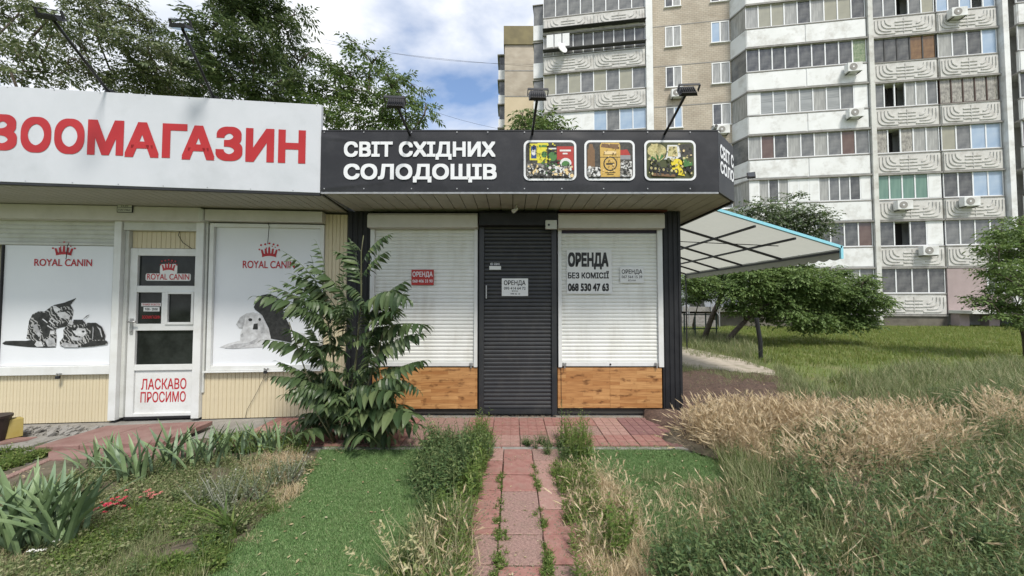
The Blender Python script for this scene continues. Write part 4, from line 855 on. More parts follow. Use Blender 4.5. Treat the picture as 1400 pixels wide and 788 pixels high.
PANE = {'d': glassmat('pane_dark', (.04, .041, .045), (.17, .17, .165)), 'g': glassmat('pane_grey', (.10, .105, .11), (.24, .24, .235)), 'c': glassmat('pane_curtain', (.24, .24, .23), (.40, .40, .38), scale=9, stretch=(1, 1, .12)),
        'y': glassmat('pane_beige_blind', (.33, .32, .25), (.27, .26, .21)), 'n': glassmat('pane_green', (.10, .19, .155), (.16, .26, .21), scale=6, stretch=(1, 1, .1)), 'b': glassmat('pane_sky_reflection', (.26, .36, .50), (.42, .50, .60), .05, .8),  # 'b': reflected blue sky is painted into the pane colour
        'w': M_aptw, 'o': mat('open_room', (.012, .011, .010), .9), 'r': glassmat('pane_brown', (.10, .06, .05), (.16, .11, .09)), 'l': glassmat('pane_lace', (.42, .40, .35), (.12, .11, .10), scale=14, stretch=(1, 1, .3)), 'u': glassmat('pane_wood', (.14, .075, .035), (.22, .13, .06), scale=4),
        'v': glassmat('pane_blinds', (.34, .35, .35), (.20, .21, .21), scale=11, stretch=(.05, 1, 1)), 'f': glassmat('pane_leaves', (.10, .16, .07), (.30, .33, .22), scale=8)}
apt = one('apartment_block', (FA.o.x, FA.o.y, 0), FA.a, 'tall pale panel apartment block with glazed balconies and a brick strip, behind the kiosk', 'building')
H_ = Z1 + FL * 8.4
def S(px, o): return FA.loc(px, 250, o)[0]
sL0, sL1 = S(743, -.35), S(889, -.35); sB1 = S(1013, 0); sM0 = S(1025, -1.15); sM1 = S(1194, -1.15); sR0 = S(1198, -1.0); sR1 = S(1289, -1.0); sR2 = S(1375, -1.0); sE = sR2 + 16
MB().box(sL1 - .1, sB1 + .6, 0, 12, .0, H_).build('brick_wall', M_brick, apt)
MB().box(sL0, sL1 - .11, .75, 11.9, 0, H_ - .01).build('recessed_wall', M_apt, apt)
MB().box(sB1 + .61, sE, -.0, 12.02, .0, H_ + .01).build('recessed_wall', M_apt, apt)
# seams of the brick strip
for k in range(9): MB().box(sL1 + .02, sB1 + .1, -.012, .0, Z1 - 1.28 + FL * k, Z1 - 1.22 + FL * k).build('seam', M_slabm, apt)
MB().box(sL1 - .17, sL1 + .27, -.42, .3, .02, H_ + .02).build('pilaster', M_aptw, apt)
MB().box(sM1 - .02, sR0 - .03, -1.22, .0, .01, H_ + .02).build('pilaster', M_apt, apt)
MB().box(sR2 + .05, sR2 + .32, -1.2, .0, .01, H_ + .02).build('pilaster', M_aptw, apt)
# shared relief panel, unit width: nested curved ridges on both halves
def relief_mesh(w_=1.0, h_=1.0):
    mb = MB(); mb.box(0, w_, -.05, 0, 0, h_)
    for side in (0, 1):
        for k in range(4):
            r0 = .42 - k * .09; pts = []
            x_out = .035 + k * .055; z_bot = .12 + k * .15
            seq = [(x_out, .92)] + [(x_out + .10 - .10 * math.cos(a), z_bot + .30 * (1 - math.sin(a))) for a in (0, R(30), R(60), R(90))] + [(.30 + (.0 if k % 2 else .06), z_bot)]
            if side: seq = [(1 - x, z) for x, z in seq]
            for a, b in zip(seq[:-1], seq[1:]):
                ax, az_ = a[0] * w_ , a[1] * h_; bx_, bz_ = b[0] * w_, b[1] * h_
                mb.bar((ax, -.06, az_), (bx_, -.06, bz_), .055, .05, (0, 1, 0)) if False else mb.bar((ax, -.062, az_), (bx_, -.062, bz_), .06, .05, (0, 1, 0))
    for k in range(4):
        z = .22 + k * .18; mb.bar((w_ * .36, -.062, z * h_), (w_ * .64, -.062, (z + .0) * h_), .06, .045, (0, 1, 0))
    mb.bar((w_ * .5, -.063, .1 * h_), (w_ * .5, -.063, .95 * h_), .03, .03, (0, 1, 0))
    return mb
rel = {}
M_relbase = M_apt
def balcony(px0, px1, k, o, style, panes, frame=M_pvc, hh=1.58, npanel=1, side=None):
    """one glazed balcony: parapet with relief panels, glazing bars and every pane"""
    s0, s1 = (S(px0, o), S(px1, o)) if isinstance(px0, (int, float)) and px0 > 100 else (px0, px1)
    z = Z1 + FL * k
    bal = MB().box(s0, s1, o + .06, o + .20, z - 1.22, z - .03).build('balcony', M_apt if style == 'relief' else M_aptw, apt)
    MB().box(s0 - .04, s1 + .04, o - .03, .0, z - 1.32, z - 1.225).build('slab_edge', M_slabm, bal)
    MB().box(s0 - .02, s1 + .02, o + .02, o + .22, z - .028, z + .03).build('parapet_cap', M_slabm, bal)
    w_ = (s1 - s0) / npanel
    for j in range(npanel):
        if style == 'relief':
            key = ('r', round(w_, 2))
            if key not in rel: rel[key] = relief_mesh(w_ - .08, 1.08).mesh('relief_panel', M_relief)
            inst('relief_panel', rel[key], bal, (s0 + j * w_ + .04, o + .058, z - 1.19))
        elif style == 'plain':
            mb = MB(); a, b = s0 + j * w_ + .04, s0 + (j + 1) * w_ - .04; mb.box(a, b, o + .03, o + .058, z - 1.17, z - .08)
            mb.build('panel', M_aptw, bal, bevel=.02)
    n = len(panes); pw = (s1 - s0) / n; top = z + hh
    fb = MB(); fb.box(s0, s1, o + .08, o + .13, z + .031, z + .09).box(s0, s1, o + .08, o + .13, top - .06, top)
    wo_ = (s1 - s0) / n; t_ = .032
    for j in range(n + 1):
        x = s0 + j * pw; fb.box(max(s0, x - t_), min(s1, x + t_), o + .075, o + .135, z + .0905, top - .0605)
    fb.build('window_frame', frame, bal)
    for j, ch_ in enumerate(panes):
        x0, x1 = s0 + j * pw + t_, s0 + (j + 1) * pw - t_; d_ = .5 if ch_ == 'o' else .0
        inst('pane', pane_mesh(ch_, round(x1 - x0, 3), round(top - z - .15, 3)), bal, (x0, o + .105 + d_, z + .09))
    MB().box(s0, s1, o + .07, .02, top + .002, z + FL - 1.33).build('ceiling_band', M_apt, bal)
    if side is not None:     # closed end wall of the balcony
        MB().box(s0 + .01 if side < 0 else s1 - .06, s0 + .06 if side < 0 else s1 - .01, o + .205, .0, z - 1.2, top).build('end_wall', M_aptw, bal)
    return bal
_pm = {}
def pane_mesh(ch_, w_, h_):
    key = (ch_, w_, h_)
    if key not in _pm:
        if ch_ == 'w': _pm[key] = MB().box(0, w_, -.04, .02, 0, h_).mesh('pane', PANE[ch_])
        else: _pm[key] = MB().box(0, w_, 0, .012, 0, h_).mesh('pane', PANE[ch_])
    return _pm[key]
bR1 = {0: 'dddd', 1: 'dodw', 2: 'nnnnw', 3: 'lolcc', 4: 'gooccg', 5: 'ddduu', 6: 'ggogy', 7: 'ggcc'}
bR2 = {1: 'gggg', 2: 'ddbb', 3: 'ygbb', 4: 'lllll', 5: 'cgdb', 6: 'bgbob', 7: 'ggbb'}
bM = {0: 'wwwwwwccg', 1: 'wwwwwdddr', 2: 'wcdcwwwcggdw', 3: 'crdcgcgrg', 4: 'wvvcvcvgw', 5: 'ddddddddf', 6: 'cyycdcyyd', 7: 'ddcgcgdd'}
bL = {3: 'ggggbgbb', 4: 'wwwwbgbb', 5: 'ygygygyg', 6: 'ccdddddddd', 7: 'gggggggg'}
for k in range(8):
    balcony(1200, 1288.5, k, -1.0, 'relief', bR1[k], M_darkf if k == 5 else M_pvc)
    if k: balcony(1291.5, 1374, k, -1.0, 'relief', bR2[k], M_brownf if k == 4 else M_pvc)
    balcony(1025, 1192, k, -1.15, 'plain', bM[k], npanel=2)
    # slanted cheek of the wide balcony
    z = Z1 + FL * k; x0 = S(1025, -1.15) ; ck = MB(); ck.prism([(x0 - .004, -1.09), (x0 - .004, -.95), (x0 - .40, -.0), (x0 - .50, -.0)], 1.2, 'z', z - 1.22); c_ = ck.build('balcony_cheek', M_aptw, apt)
    MB().prism([(x0 - .004, -1.05), (x0 - .004, -1.0), (x0 - .42, -.0), (x0 - .46, -.0)], 1.55, 'z', z + .02).build('pane', PANE['g' if k % 2 else 'c'], c_)
    MB().prism([(x0 + .0, -1.14), (x0 + .0, -.0), (x0 - .55, -.0)], .09, 'z', z - 1.318).build('slab_edge', M_slabm, c_)
    if k >= 2: balcony(sL0 + .02, sL1 - .19, k, -.35, 'relief', bL.get(k, 'gggggggg'), M_pvc, npanel=2)
balcony(sR2 + .9, sR2 + 5.4, 3, -1.1, 'plain', 'gcgcgcd', npanel=2)
for k in (0, 1, 2, 4, 5, 6, 7): balcony(sR2 + .9, sR2 + 5.4, k, -1.1, 'plain', 'cgdcgdc' if k % 2 else 'ddggccd', npanel=2)
# open clothes rack glazing hanging out on the sixth-floor balcony
z = Z1 + FL * 6; r_ = MB()
a, b = sL0 + .02, sL1 - .2
for q in (z + .35, z + 1.75): r_.bar((a, -.62, q), (b, -.62, q), .03, .03)
for k in range(13): x = a + (b - a) * k / 12; r_.bar((x, -.62, z + .35), (x, -.62, z + 1.4), .02, .02)
ra = r_.build('outer_grille', M_darkf, apt)
MB().box(a - .02, b, -.75, -.33, z + 1.76, z + 1.79).build('metal_shelter', M_darkf, ra); MB().box(a, b, -.7, -.33, z + .28, z + .32).build('grille_floor', M_darkf, ra)
dish = one('satellite_dish', FA.world(S(769, -.8), -.85, z + .15), FA.a, 'small white satellite dish on a balcony of the left balcony stack', 'dish')
MB().tube([(0, 0, 0), (.05, -.06, .02)], .34, 14, .40).build('reflector', M_aptw, dish); MB().tube([(0, 0, 0), (0, .3, .1)], .03, 6).build('arm', M_darkf, dish)
lau = one('laundry', FA.world(S(752, -.7), -.70, z + .95), FA.a, 'white laundry hung out behind the grille of a balcony at upper left of the block', 'laundry')
for j in range(3): MB().box(j * .55 - .2, j * .55 + .28, -.01, .01, -.55, .35).build('sheet', M_paper, lau)
# windows of the brick strip
def window(px0, px1, k, o, panes, parent=apt, z0=None, hh=1.45, fr_=M_pvc, frame=FA):
    s0, s1 = (FA.loc(px0, 100, o)[0], FA.loc(px1, 100, o)[0]) if px0 > 100 else (px0, px1)
    z = (Z1 + FL * k + .05) if z0 is None else z0; f = MB(); t_ = .06
    f.box(s0, s0 + t_, o - .03, o + .05, z, z + hh).box(s1 - t_, s1, o - .03, o + .05, z, z + hh).box(s0 + t_, s1 - t_, o - .029, o + .05, z, z + t_).box(s0 + t_, s1 - t_, o - .029, o + .05, z + hh - t_, z + hh)
    n = len(panes); pw = (s1 - s0) / n
    for j in range(1, n): f.box(s0 + j * pw - .04, s0 + j * pw + .04, o - .028, o + .05, z + t_, z + hh - t_)
    w_ = f.build('window', fr_, parent); MB().box(s0 - .06, s1 + .06, o - .10, o, z - .05, z - .004).build('sill', M_aptw, w_)
    for j, c in enumerate(panes): inst('pane', pane_mesh(c, round(pw - .1, 3), round(hh - .13, 3)), w_, (s0 + j * pw + .05, o - .006, z + .065))
for k in range(2, 9):
    window(910, 932, k, 0, ['dc', 'gc', 'cb', 'bg', 'gb', 'dc', 'cc'][k % 7]); window(973, 998, k, 0, ['dg', 'yg', 'bg', 'gd', 'dc', 'cc', 'bc'][k % 7])
# ground floor right: pink wall, entrance pillars, plinth
MB().box(sR1 + .03, sR2 + .04, -1.0, -.01, .68, Z1 + FL - 1.33).build('entrance_wall', M_pink, apt)
for x in (sR1 + .1, sR1 + 1.55, sR1 + 3.1): MB().box(x, x + .5, -1.5, -1.02, .0, .72).build('pillar', M_pink, apt)
MB().box(sR1 + .0, sR2 + 1.2, -2.3, -1.01, .722, .9).build('canopy', M_apt, apt)
window(sR2 - 1.15, sR2 - .1, 0, -1.0, 'gg', z0=1.9)
MB().box(sM0 - .6, sR1, -.95, -.02, -.04, .6).build('plinth', M_plinth, apt)
MB().box(sL0 - 14, sM0 - .62, -.9, -.03, -.04, 1.0).build('plinth', M_plinth, apt)
MB().box(sL0 - 14, sM0 - .62, -1.6, -.03, 1.004, 1.12).build('ledge', M_apt, apt)
# air conditioners
def ac(px, py, o, lab):
    x, z = FA.loc(px, py, o - .25); r = one('air_conditioner', FA.world(x, o - .02, z), FA.a, lab, 'air conditioner', 'air conditioners on the apartment block')
    MB().box(-.40, .40, -.38, -.05, -.27, .27).build('casing', M_aptw, r, bevel=.02)
    f = MB(); f.tube([(-.1, -.395, 0), (-.1, -.381, 0)], .21, 18); f.build('fan_grille', M_slabm, r); MB().tube([(-.1, -.40, 0), (-.1, -.396, 0)], .05, 8).build('fan_hub', M_pvc, r)
    for s_ in (-.3, .3): MB().bar((s_, -.0, -.30), (s_, -.36, -.30), .04, .04).build('bracket', M_darkf, r)
for px, py, o, lab in ((1270, 343, -1.0, 'air conditioner under the open dark window of the second balcony row from the ground'), (1235, 281, -1.0, 'air conditioner under the balcony with four green curtained panes'),
    (1326, 276, -1.0, 'air conditioner under the balcony with two sky blue panes at right'), (1167, 93, -1.15, 'air conditioner below the dark wide balcony glazing, the upper one'), (1169, 155, -1.15, 'air conditioner below the wide balcony with white blinds'),
    (1309, 18, -1.0, 'topmost air conditioner near the upper right corner of the block'), (926, 128, 0, 'upper air conditioner on the brick strip of the block'), (988, 178, 0, 'lower air conditioner on the brick strip just above the black sign')): ac(px, py, o, lab)
# left flank bay of the block
for k in range(5, 8):
    z = Z1 + FL * k; bay = MB().box(sL0 - .75, sL0 - .04, .3, 1.2, z - 1.1, z).build('side_bay', M_aptw, apt); MB().box(sL0 - .72, sL0 - .06, .32, 1.1, z + .004, z + 1.5).build('pane', PANE['g'], bay); MB().box(sL0 - .8, sL0 - .02, .25, 1.25, z + 1.504, z + 1.56).build('bay_roof', M_slabm, bay)
# the farther block at the left
fb = one('far_apartment_block', (0, 38, 0), 0, 'farther brick apartment block with a dark roof edge, left of the tall block', 'building')
def FXZ(px, py, Y=38): p = P(px, py, Y); return p.x, p.z
xa, zt_ = FXZ(690, 62); xb, _ = FXZ(760, 62); zc_ = FXZ(690, 37)[1]; zm = FXZ(700, 132)[1]
MB().box(xa, xb, 0, 12, zm + .004, zt_).build('brick_wall', M_brick, fb); MB().box(xa, xb, .004, 12, -.1, zm).build('plaster_wall', M_cream, fb); MB().box(xa - .1, xb, -.15, 12.1, zt_ + .004, zc_).build('roof_edge', M_capm, fb)
for q in (62, 97, 132): MB().box(xa, xb, -.02, -.002, FXZ(700, q)[1] - .05, FXZ(700, q)[1] + .05).build('seam', M_slabm, fb)
for q in (68, 103, 137, 170):
    za_ = FXZ(684, q + 20)[1]; zb_ = FXZ(684, q)[1]; x0 = FXZ(681, q)[0]
    bb = MB().box(x0, xa - .01, 1.0, 3.4, za_ - 1.0, za_).build('balcony', M_aptw, fb); MB().box(x0 + .1, xa - .02, 1.1, 3.3, za_ + .01, zb_).build('pane', PANE['d'], bb); MB().box(x0 - .1, xa - .01, .9, 3.5, zb_ + .01, zb_ + .12).build('balcony_roof', M_slabm, bb)
# low annexe with white cladding seen between the bushes
anx = one('entrance_porch', FA.world(S(945, 0), -3.2, 0), FA.a, 'low light grey service porch with steps behind the bushes by the kiosk corner', 'porch')
MB().box(-3.4, 2.1, 0, 3.1, 1.1, 3.0).build('porch_wall', mat('grey_blue_panel', (.32, .34, .37), .7, (.27, .29, .32), 2), anx); MB().box(-3.5, 2.3, -.3, 3.1, .82, 1.096).build('landing', M_concrete, anx)
MB().box(2.2, 4.6, .6, 3.1, 1.1, 2.9).build('porch_wall', M_cream, anx); MB().box(-3.4, 4.6, .3, 3.1, -.04, .816).build('porch_base', M_plinth, anx)
MB().box(-1.2, -.4, -.02, -.004, 1.12, 2.8).build('door', M_darkf, anx)
for k in range(4): MB().box(-3.2, -.2, -.55 - .27 * k, -.31 - .27 * (k - 1) - .004, -.04, .70 - .17 * k).build('step', M_concrete, anx)
for x, h_ in ((-.15, 0), (-1.7, 0)):
    MB().tube([(x, -1.5, .0), (x, -1.5, 1.0), (x, -.35, 1.75), (x, -.35, .83)], .03, 6).tube([(x, -1.5, .6), (x, -.35, 1.35)], .02, 6).build('handrail', M_galv, anx)
MB().box(sM0 - .2 - S(945, 0), sM0 + 3.6 - S(945, 0), 1.2, 2.0, 1.15, 1.9).build('white_panel', M_aptw, anx)

# ================================================ OVERHEAD WIRES, POLE
for (a, b, lab) in (((425, 52, 30), (735, 92, 30), 'upper thin overhead wire crossing the sky left of the block'), ((520, 66, 32), (700, 88, 32), 'second thin overhead wire crossing the sky just under the upper one'), ((560, 136, 30), (700, 180, 30), 'lowest thin overhead wire near the small cloud')):
    p, q = P(*a), P(*b); d_ = (q - p); p = p - d_ * .6; L_ = [p + d_ * (t_ / 12 * 1.9) - Vector((0, 0, .8 * math.sin(math.pi * t_ / 12))) + Vector((0, 0, .4)) for t_ in range(13)]
    o = MB().tube([x - L_[0] for x in L_], .010, 4).build('overhead_wire', M_cable); o.location = L_[0]; tag(o, lab, 'wire')
pb = G(1040, 490); tp = P(1034, 435, pb.y); o = MB().tube([(0, 0, -.05), (.0, 0, .4), (tp.x - pb.x + .03, 0, (tp.z) * .8), (tp.x - pb.x, 0, tp.z)], .05, 8).build('bent_post', M_black); o.location = pb
tag(o, 'short slightly bent black metal post on the lawn behind the kiosk', 'post')
pf = one('green_fence', G(962, 462), R(8), 'low dark green metal railing behind the kiosk by the tree', 'fence')
M_dg = mat('dark_green_paint', (.02, .05, .04), .6)
for k in range(4): MB().tube([(k * .45 - .8, 0, -.05), (k * .45 - .8, 0, .95)], .025, 6).build('post', M_dg, pf)
for z in (.35, .9): MB().bar((-.85, 0, z), (.6, 0, z), .04, .04).build('rail', M_dg, pf)

# ================================================ TREES
L_dark = leafmat('tree_leaves_dark', [(.035, .06, .022), (.055, .09, .032), (.085, .125, .045), (.15, .19, .085)], .25)
L_mid = leafmat('tree_leaves_mid', [(.045, .08, .022), (.07, .12, .034), (.11, .17, .05), (.17, .23, .08)], .3)
L_loc = leafmat('locust_leaves', [(.05, .075, .03), (.08, .11, .045), (.12, .15, .065), (.22, .24, .14)], .28)
def leaf(l, w, fold=.25, droop=.2):     # pointed leaf, 4 triangles, along +x
    v = [(0, 0, 0), (l*.45, w/2, -droop*l*.1 + fold*w*.5), (l*.45, 0, 0 - droop*l*.1), (l*.45, -w/2, -droop*l*.1 + fold*w*.5), (l, 0, -droop*l)]
    return v, [(0, 2, 1), (0, 3, 2), (1, 2, 4), (2, 3, 4)]
def fold_in(parts):
    V, F = [], []
    for v, f in parts: b = len(V); V += v; F += [tuple(i + b for i in q) for q in f]
    return V, F
def xf(vf, M_): return [tuple(M_ @ Vector(p)) for p in vf[0]], vf[1]
def twig(n=7, L_=.42, ll=.16, lw=.055, seed=0, pinn=True):
    rd = random.Random(seed); ps = []
    for i in range(n):
        u = (i + .6) / n; s_ = 1 if i % 2 else -1
        a = s_ * rd.uniform(.6, 1.2) if pinn else rd.uniform(-2, 2)
        if i == n - 1: a = 0
        M_ = Matrix.Translation((u * L_, 0, -.18 * L_ * u * u)) @ Matrix.Rotation(a, 4, 'Z') @ Matrix.Rotation(rd.uniform(-.2, .7), 4, 'Y') @ Matrix.Rotation(rd.uniform(-.7, .7), 4, 'X')
        ps.append(xf(leaf(ll * rd.uniform(.75, 1.15), lw * rd.uniform(.8, 1.2)), M_))
    return fold_in(ps)
def crown(name, blobs, n, tw, m, parent, origin, seed=0, out=.8, flat=.62):
    """foliage as thousands of leafy twigs set in the outer part of each branch clump"""
    global rng
    r = np.random.default_rng(seed); w_ = np.array([b[3] ** 2 for b in blobs]); w_ = w_ / w_.sum(); parts = []
    for v, k in enumerate(np.array_split(np.arange(n), len(tw))):
        k = len(k); bi = r.choice(len(blobs), k, p=w_); c = np.array([b[:3] for b in blobs])[bi]; rad = np.array([b[3] for b in blobs])[bi]
        d = r.normal(size=(k, 3)); d /= np.linalg.norm(d, axis=1)[:, None]; rr = rad * (r.random(k) ** .42) * (1 + .16 * r.normal(size=k))
        p = c + d * rr[:, None] * np.array([1, 1, flat])
        az = np.arctan2(d[:, 1], d[:, 0]) + r.normal(size=k) * .6
        parts.append(scatter_arrays(tw[v][0], tw[v][1], p - np.array(origin), az, r.uniform(-.5, .6, k), r.uniform(0, 6.28, k), r.uniform(.7, 1.25, k)))
    return join_arrays(name, parts, m, parent, 'stuff' if False else None)
def tree(label, base, blobs, n, tw, m, seed=0, trunk_r=.16, name='tree', flat=.62, limb_r=.05, fork=None, group=None, cat='tree', lean=(0, 0)):
    root = one(name, base, 0, label, cat, group); rd = random.Random(seed); base = Vector(base)
    cen = sum((Vector(b[:3]) for b in blobs), Vector()) / len(blobs); zf = fork if fork else base.z + (cen.z - base.z) * .45
    top = Vector((base.x + (cen.x - base.x) * .3 + lean[0], base.y + (cen.y - base.y) * .3 + lean[1], zf)); tr = MB()
    tr.tube([(0, 0, -.1), (top - base) * .5 + Vector((rd.uniform(-.1, .1), 0, 0)), top - base], trunk_r, 10, trunk_r * .7); t_ = tr.build('trunk', M_bark, root, smooth=True)
    nodes = [top]; par = {}
    for b in sorted(blobs, key=lambda b: (Vector(b[:3]) - top).length):      # each limb leaves the nearest one already grown
        e = Vector(b[:3]); st = min(nodes, key=lambda q: (q - e).length + .35 * (q - top).length); d_ = (e - top).length
        mid = st.lerp(e, .5) + Vector((rd.uniform(-.1, .1), rd.uniform(-.1, .1), .12 * (e - st).length)); nodes += [e, mid]
        q = MB(); r_a = max(.014, limb_r * (1.2 if st is top else .6)); q.tube([st - base, mid - base, e - base], r_a, 6, r_a * .5)
        for _ in range(4):
            f_ = mid.lerp(e, rd.uniform(0, 1)); g_ = e + Vector((rd.gauss(0, 1), rd.gauss(0, 1), rd.gauss(0, .6))).normalized() * b[3] * 1.1; q.tube([f_ - base, f_.lerp(g_, .5) - base + Vector((0, 0, .05)), g_ - base], .010, 4, .004)
        q.build('limb', M_bark, root, smooth=True)
    crown('crown', blobs, n, tw, m, root, base, seed, flat=flat); return root
def blobs_px(L_, Y, spread=1.0, seed=1, k=.62):
    rd = random.Random(seed); out = []
    for e in L_:
        px, py, r = e[:3]; y = Y + (e[3] if len(e) > 3 else rd.uniform(-spread, spread)); p = P(px, py, y); out.append((p.x, p.y, p.z, r / FPX * y * k))
    return out
L_apple = leafmat('apple_leaves', [(.06, .10, .028), (.09, .15, .04), (.13, .20, .06), (.20, .27, .10)], .35)
TW_loc = [twig(11, .42, .12, .046, s) for s in (1, 2, 3)]
TW_ail = [twig(11, .46, .17, .058, s) for s in (4, 5, 6)]
TW_small = [twig(8, .3, .085, .05, s, False) for s in (7, 8, 9)]
tree('broad locust tree with layered branches behind the pet shop at the left edge', (-13.2, 10.8, -.05), blobs_px([(-20, 20, 34), (30, 12, 36), (75, 18, 28), (40, 55, 26), (85, 45, 30), (110, 58, 26), (-10, 55, 30), (20, 68, 28), (60, 75, 26), (-25, 85, 30), (105, 80, 22), (15, 100, 22), (45, 108, 22), (80, 103, 24), (115, 100, 22), (140, 110, 18), (-40, 110, 30), (-60, 40, 40), (-70, 90, 40)], 10.5, 1.1, 2), 1050, TW_loc, L_loc, 11, .2, flat=.5)
tree('feathery locust tree behind the pet shop sign between its two floodlights', (-9.6, 12.6, -.05), blobs_px([(118, 8, 24), (145, 5, 24), (150, 35, 24), (178, 8, 14), (190, 30, 20), (165, 60, 28), (200, 60, 28), (215, 35, 18), (185, 90, 28), (215, 95, 30), (235, 70, 24), (150, 95, 16), (160, 115, 20), (195, 120, 26), (230, 122, 26), (130, 40, 18)], 11.5, 1.0, 3), 1050, TW_loc, L_loc, 12, .17, flat=.8)
tree('dense dark green tree rising behind the right end of the pet shop sign', (-7.2, 13.4, -.05), blobs_px([(330, 10, 42), (290, 40, 34), (365, 15, 34), (300, 80, 40), (345, 60, 44), (390, 40, 28), (400, 75, 26), (265, 95, 30), (375, 95, 38), (320, 115, 42), (280, 128, 36), (365, 125, 36), (415, 110, 24), (405, 20, 16), (345, -20, 40), (300, -5, 26), (240, 115, 22), (400, 140, 30), (425, 70, 10), (255, 60, 16)], 12.5, 1.3, 4), 1900, TW_ail, L_dark, 13, .24, flat=.85)
tree('lighter loose tree behind the left half of the black sign', (-3.6, 12.2, -.05), blobs_px([(478, 55, 7), (490, 68, 12), (515, 78, 10), (448, 90, 16), (475, 95, 18), (505, 98, 16), (528, 100, 10), (545, 108, 16), (460, 125, 22), (490, 125, 20), (520, 135, 24), (550, 135, 18), (440, 155, 26), (480, 160, 24), (520, 165, 24), (555, 165, 20), (580, 158, 12), (582, 143, 7), (535, 120, 12), (570, 122, 7), (425, 130, 20), (560, 185, 20), (470, 190, 24), (510, 190, 24)], 11.6, .8, 5), 850, TW_ail, L_mid, 14, .13, flat=.9)
tree('small treetop peeking over the black sign at the middle floodlight', (.55, 9.6, -.05), blobs_px([(714, 155, 11), (722, 172, 16), (745, 165, 14), (762, 172, 14), (738, 178, 16), (712, 175, 10), (772, 180, 8)], 9.3, .3, 6), 200, [twig(8, .3, .13, .05, s) for s in (1, 2)], L_mid, 15, .06, flat=.8, limb_r=.02)
tree('tree with whitish undersides behind the awning edge of the black kiosk', (6.9, 13.6, -.05), blobs_px([(1018, 290, 16), (1045, 285, 20), (1075, 290, 20), (1100, 292, 20), (1060, 305, 24), (1090, 305, 24), (1120, 300, 12), (1088, 266, 7), (1010, 310, 22), (1118, 315, 18), (1133, 291, 6), (1040, 318, 26), (1085, 325, 26), (1000, 300, 14)], 12.6, .6, 7, .9), 2200, TW_small, leafmat('pale_leaves', [(.05, .085, .03), (.08, .125, .045), (.12, .17, .065), (.42, .43, .40)], .25), 16, .1, flat=.8, limb_r=.03)
tree('low spreading apple tree with bent twin trunk on the lawn beside the black kiosk', G(990, 468), blobs_px([(960, 390, 20), (990, 380, 24), (1025, 385, 28), (1060, 385, 28), (1090, 385, 24), (1120, 390, 26), (1150, 400, 24), (1175, 405, 20), (1130, 415, 26), (1165, 425, 22), (1195, 420, 14), (1100, 410, 24), (1070, 410, 20), (1040, 405, 20), (1000, 400, 18), (1180, 385, 12), (1208, 410, 8), (1120, 440, 18), (1155, 440, 18), (1090, 370, 18), (1050, 370, 18), (940, 385, 16), (1010, 420, 16), (1045, 428, 18), (1080, 432, 18), (1140, 375, 14), (1185, 440, 12), (1100, 445, 12)], 12.6, .9, 8, .85), 10500, TW_small, L_apple, 17, .10, flat=.95, limb_r=.04, fork=.75)
tree('slender shrub in full leaf beside the low apple tree near the block wall', G(950, 456), blobs_px([(948, 395, 12), (958, 405, 12), (944, 410, 10)], 14.5, .3, 9), 500, TW_small, L_mid, 18, .06, flat=.8, limb_r=.02, name='shrub', cat='shrub')
tree('airy young tree at the right edge on the lawn', (13.6, 9.9, -.05), blobs_px([(1392, 300, 10), (1375, 318, 18), (1396, 325, 20), (1360, 335, 12), (1345, 345, 8), (1380, 345, 20), (1400, 355, 24), (1365, 362, 14), (1385, 375, 20), (1350, 372, 8), (1400, 395, 22), (1372, 395, 14), (1345, 408, 12), (1328, 410, 6), (1360, 415, 14), (1390, 420, 20), (1410, 440, 20), (1370, 432, 8), (1420, 380, 30)], 9.4, .6, 10, .9), 1900, [twig(8, .26, .08, .04, s, False) for s in (1, 2, 3)], L_apple, 19, .07, flat=.8, limb_r=.02)
# ================================================ GRASS AND WEEDS (nobody could count them)
def blade(h, w, bend, seg=3, yaw=0.0, x0=0.0, y0=0.0):
    vs = []; fs = []
    for i in range(seg + 1):
        u = i / seg; x = bend * u * u; z = h * (u - .25 * abs(bend) / max(h, .01) * u * u); ww = w * (1 - u) ** .6 / 2
        if i < seg: vs += [(x, -ww, z), (x, ww, z)]
        else: vs.append((x, 0, z))
    for i in range(seg - 1): fs.append((2*i, 2*i+1, 2*i+3, 2*i+2))
    fs.append((2*(seg-1), 2*(seg-1)+1, 2*seg))
    c, s_ = math.cos(yaw), math.sin(yaw)
    return [(x0 + x*c - y*s_, y0 + x*s_ + y*c, z) for x, y, z in vs], fs
def tuft(n, h, w, bend, spread, seed, seg=2):
    rd = random.Random(seed); return fold_in([blade(h * rd.uniform(.55, 1.1), w * rd.uniform(.7, 1.2), bend * rd.uniform(.3, 1.4), seg, rd.uniform(0, 6.28), rd.gauss(0, spread), rd.gauss(0, spread)) for _ in range(n)])
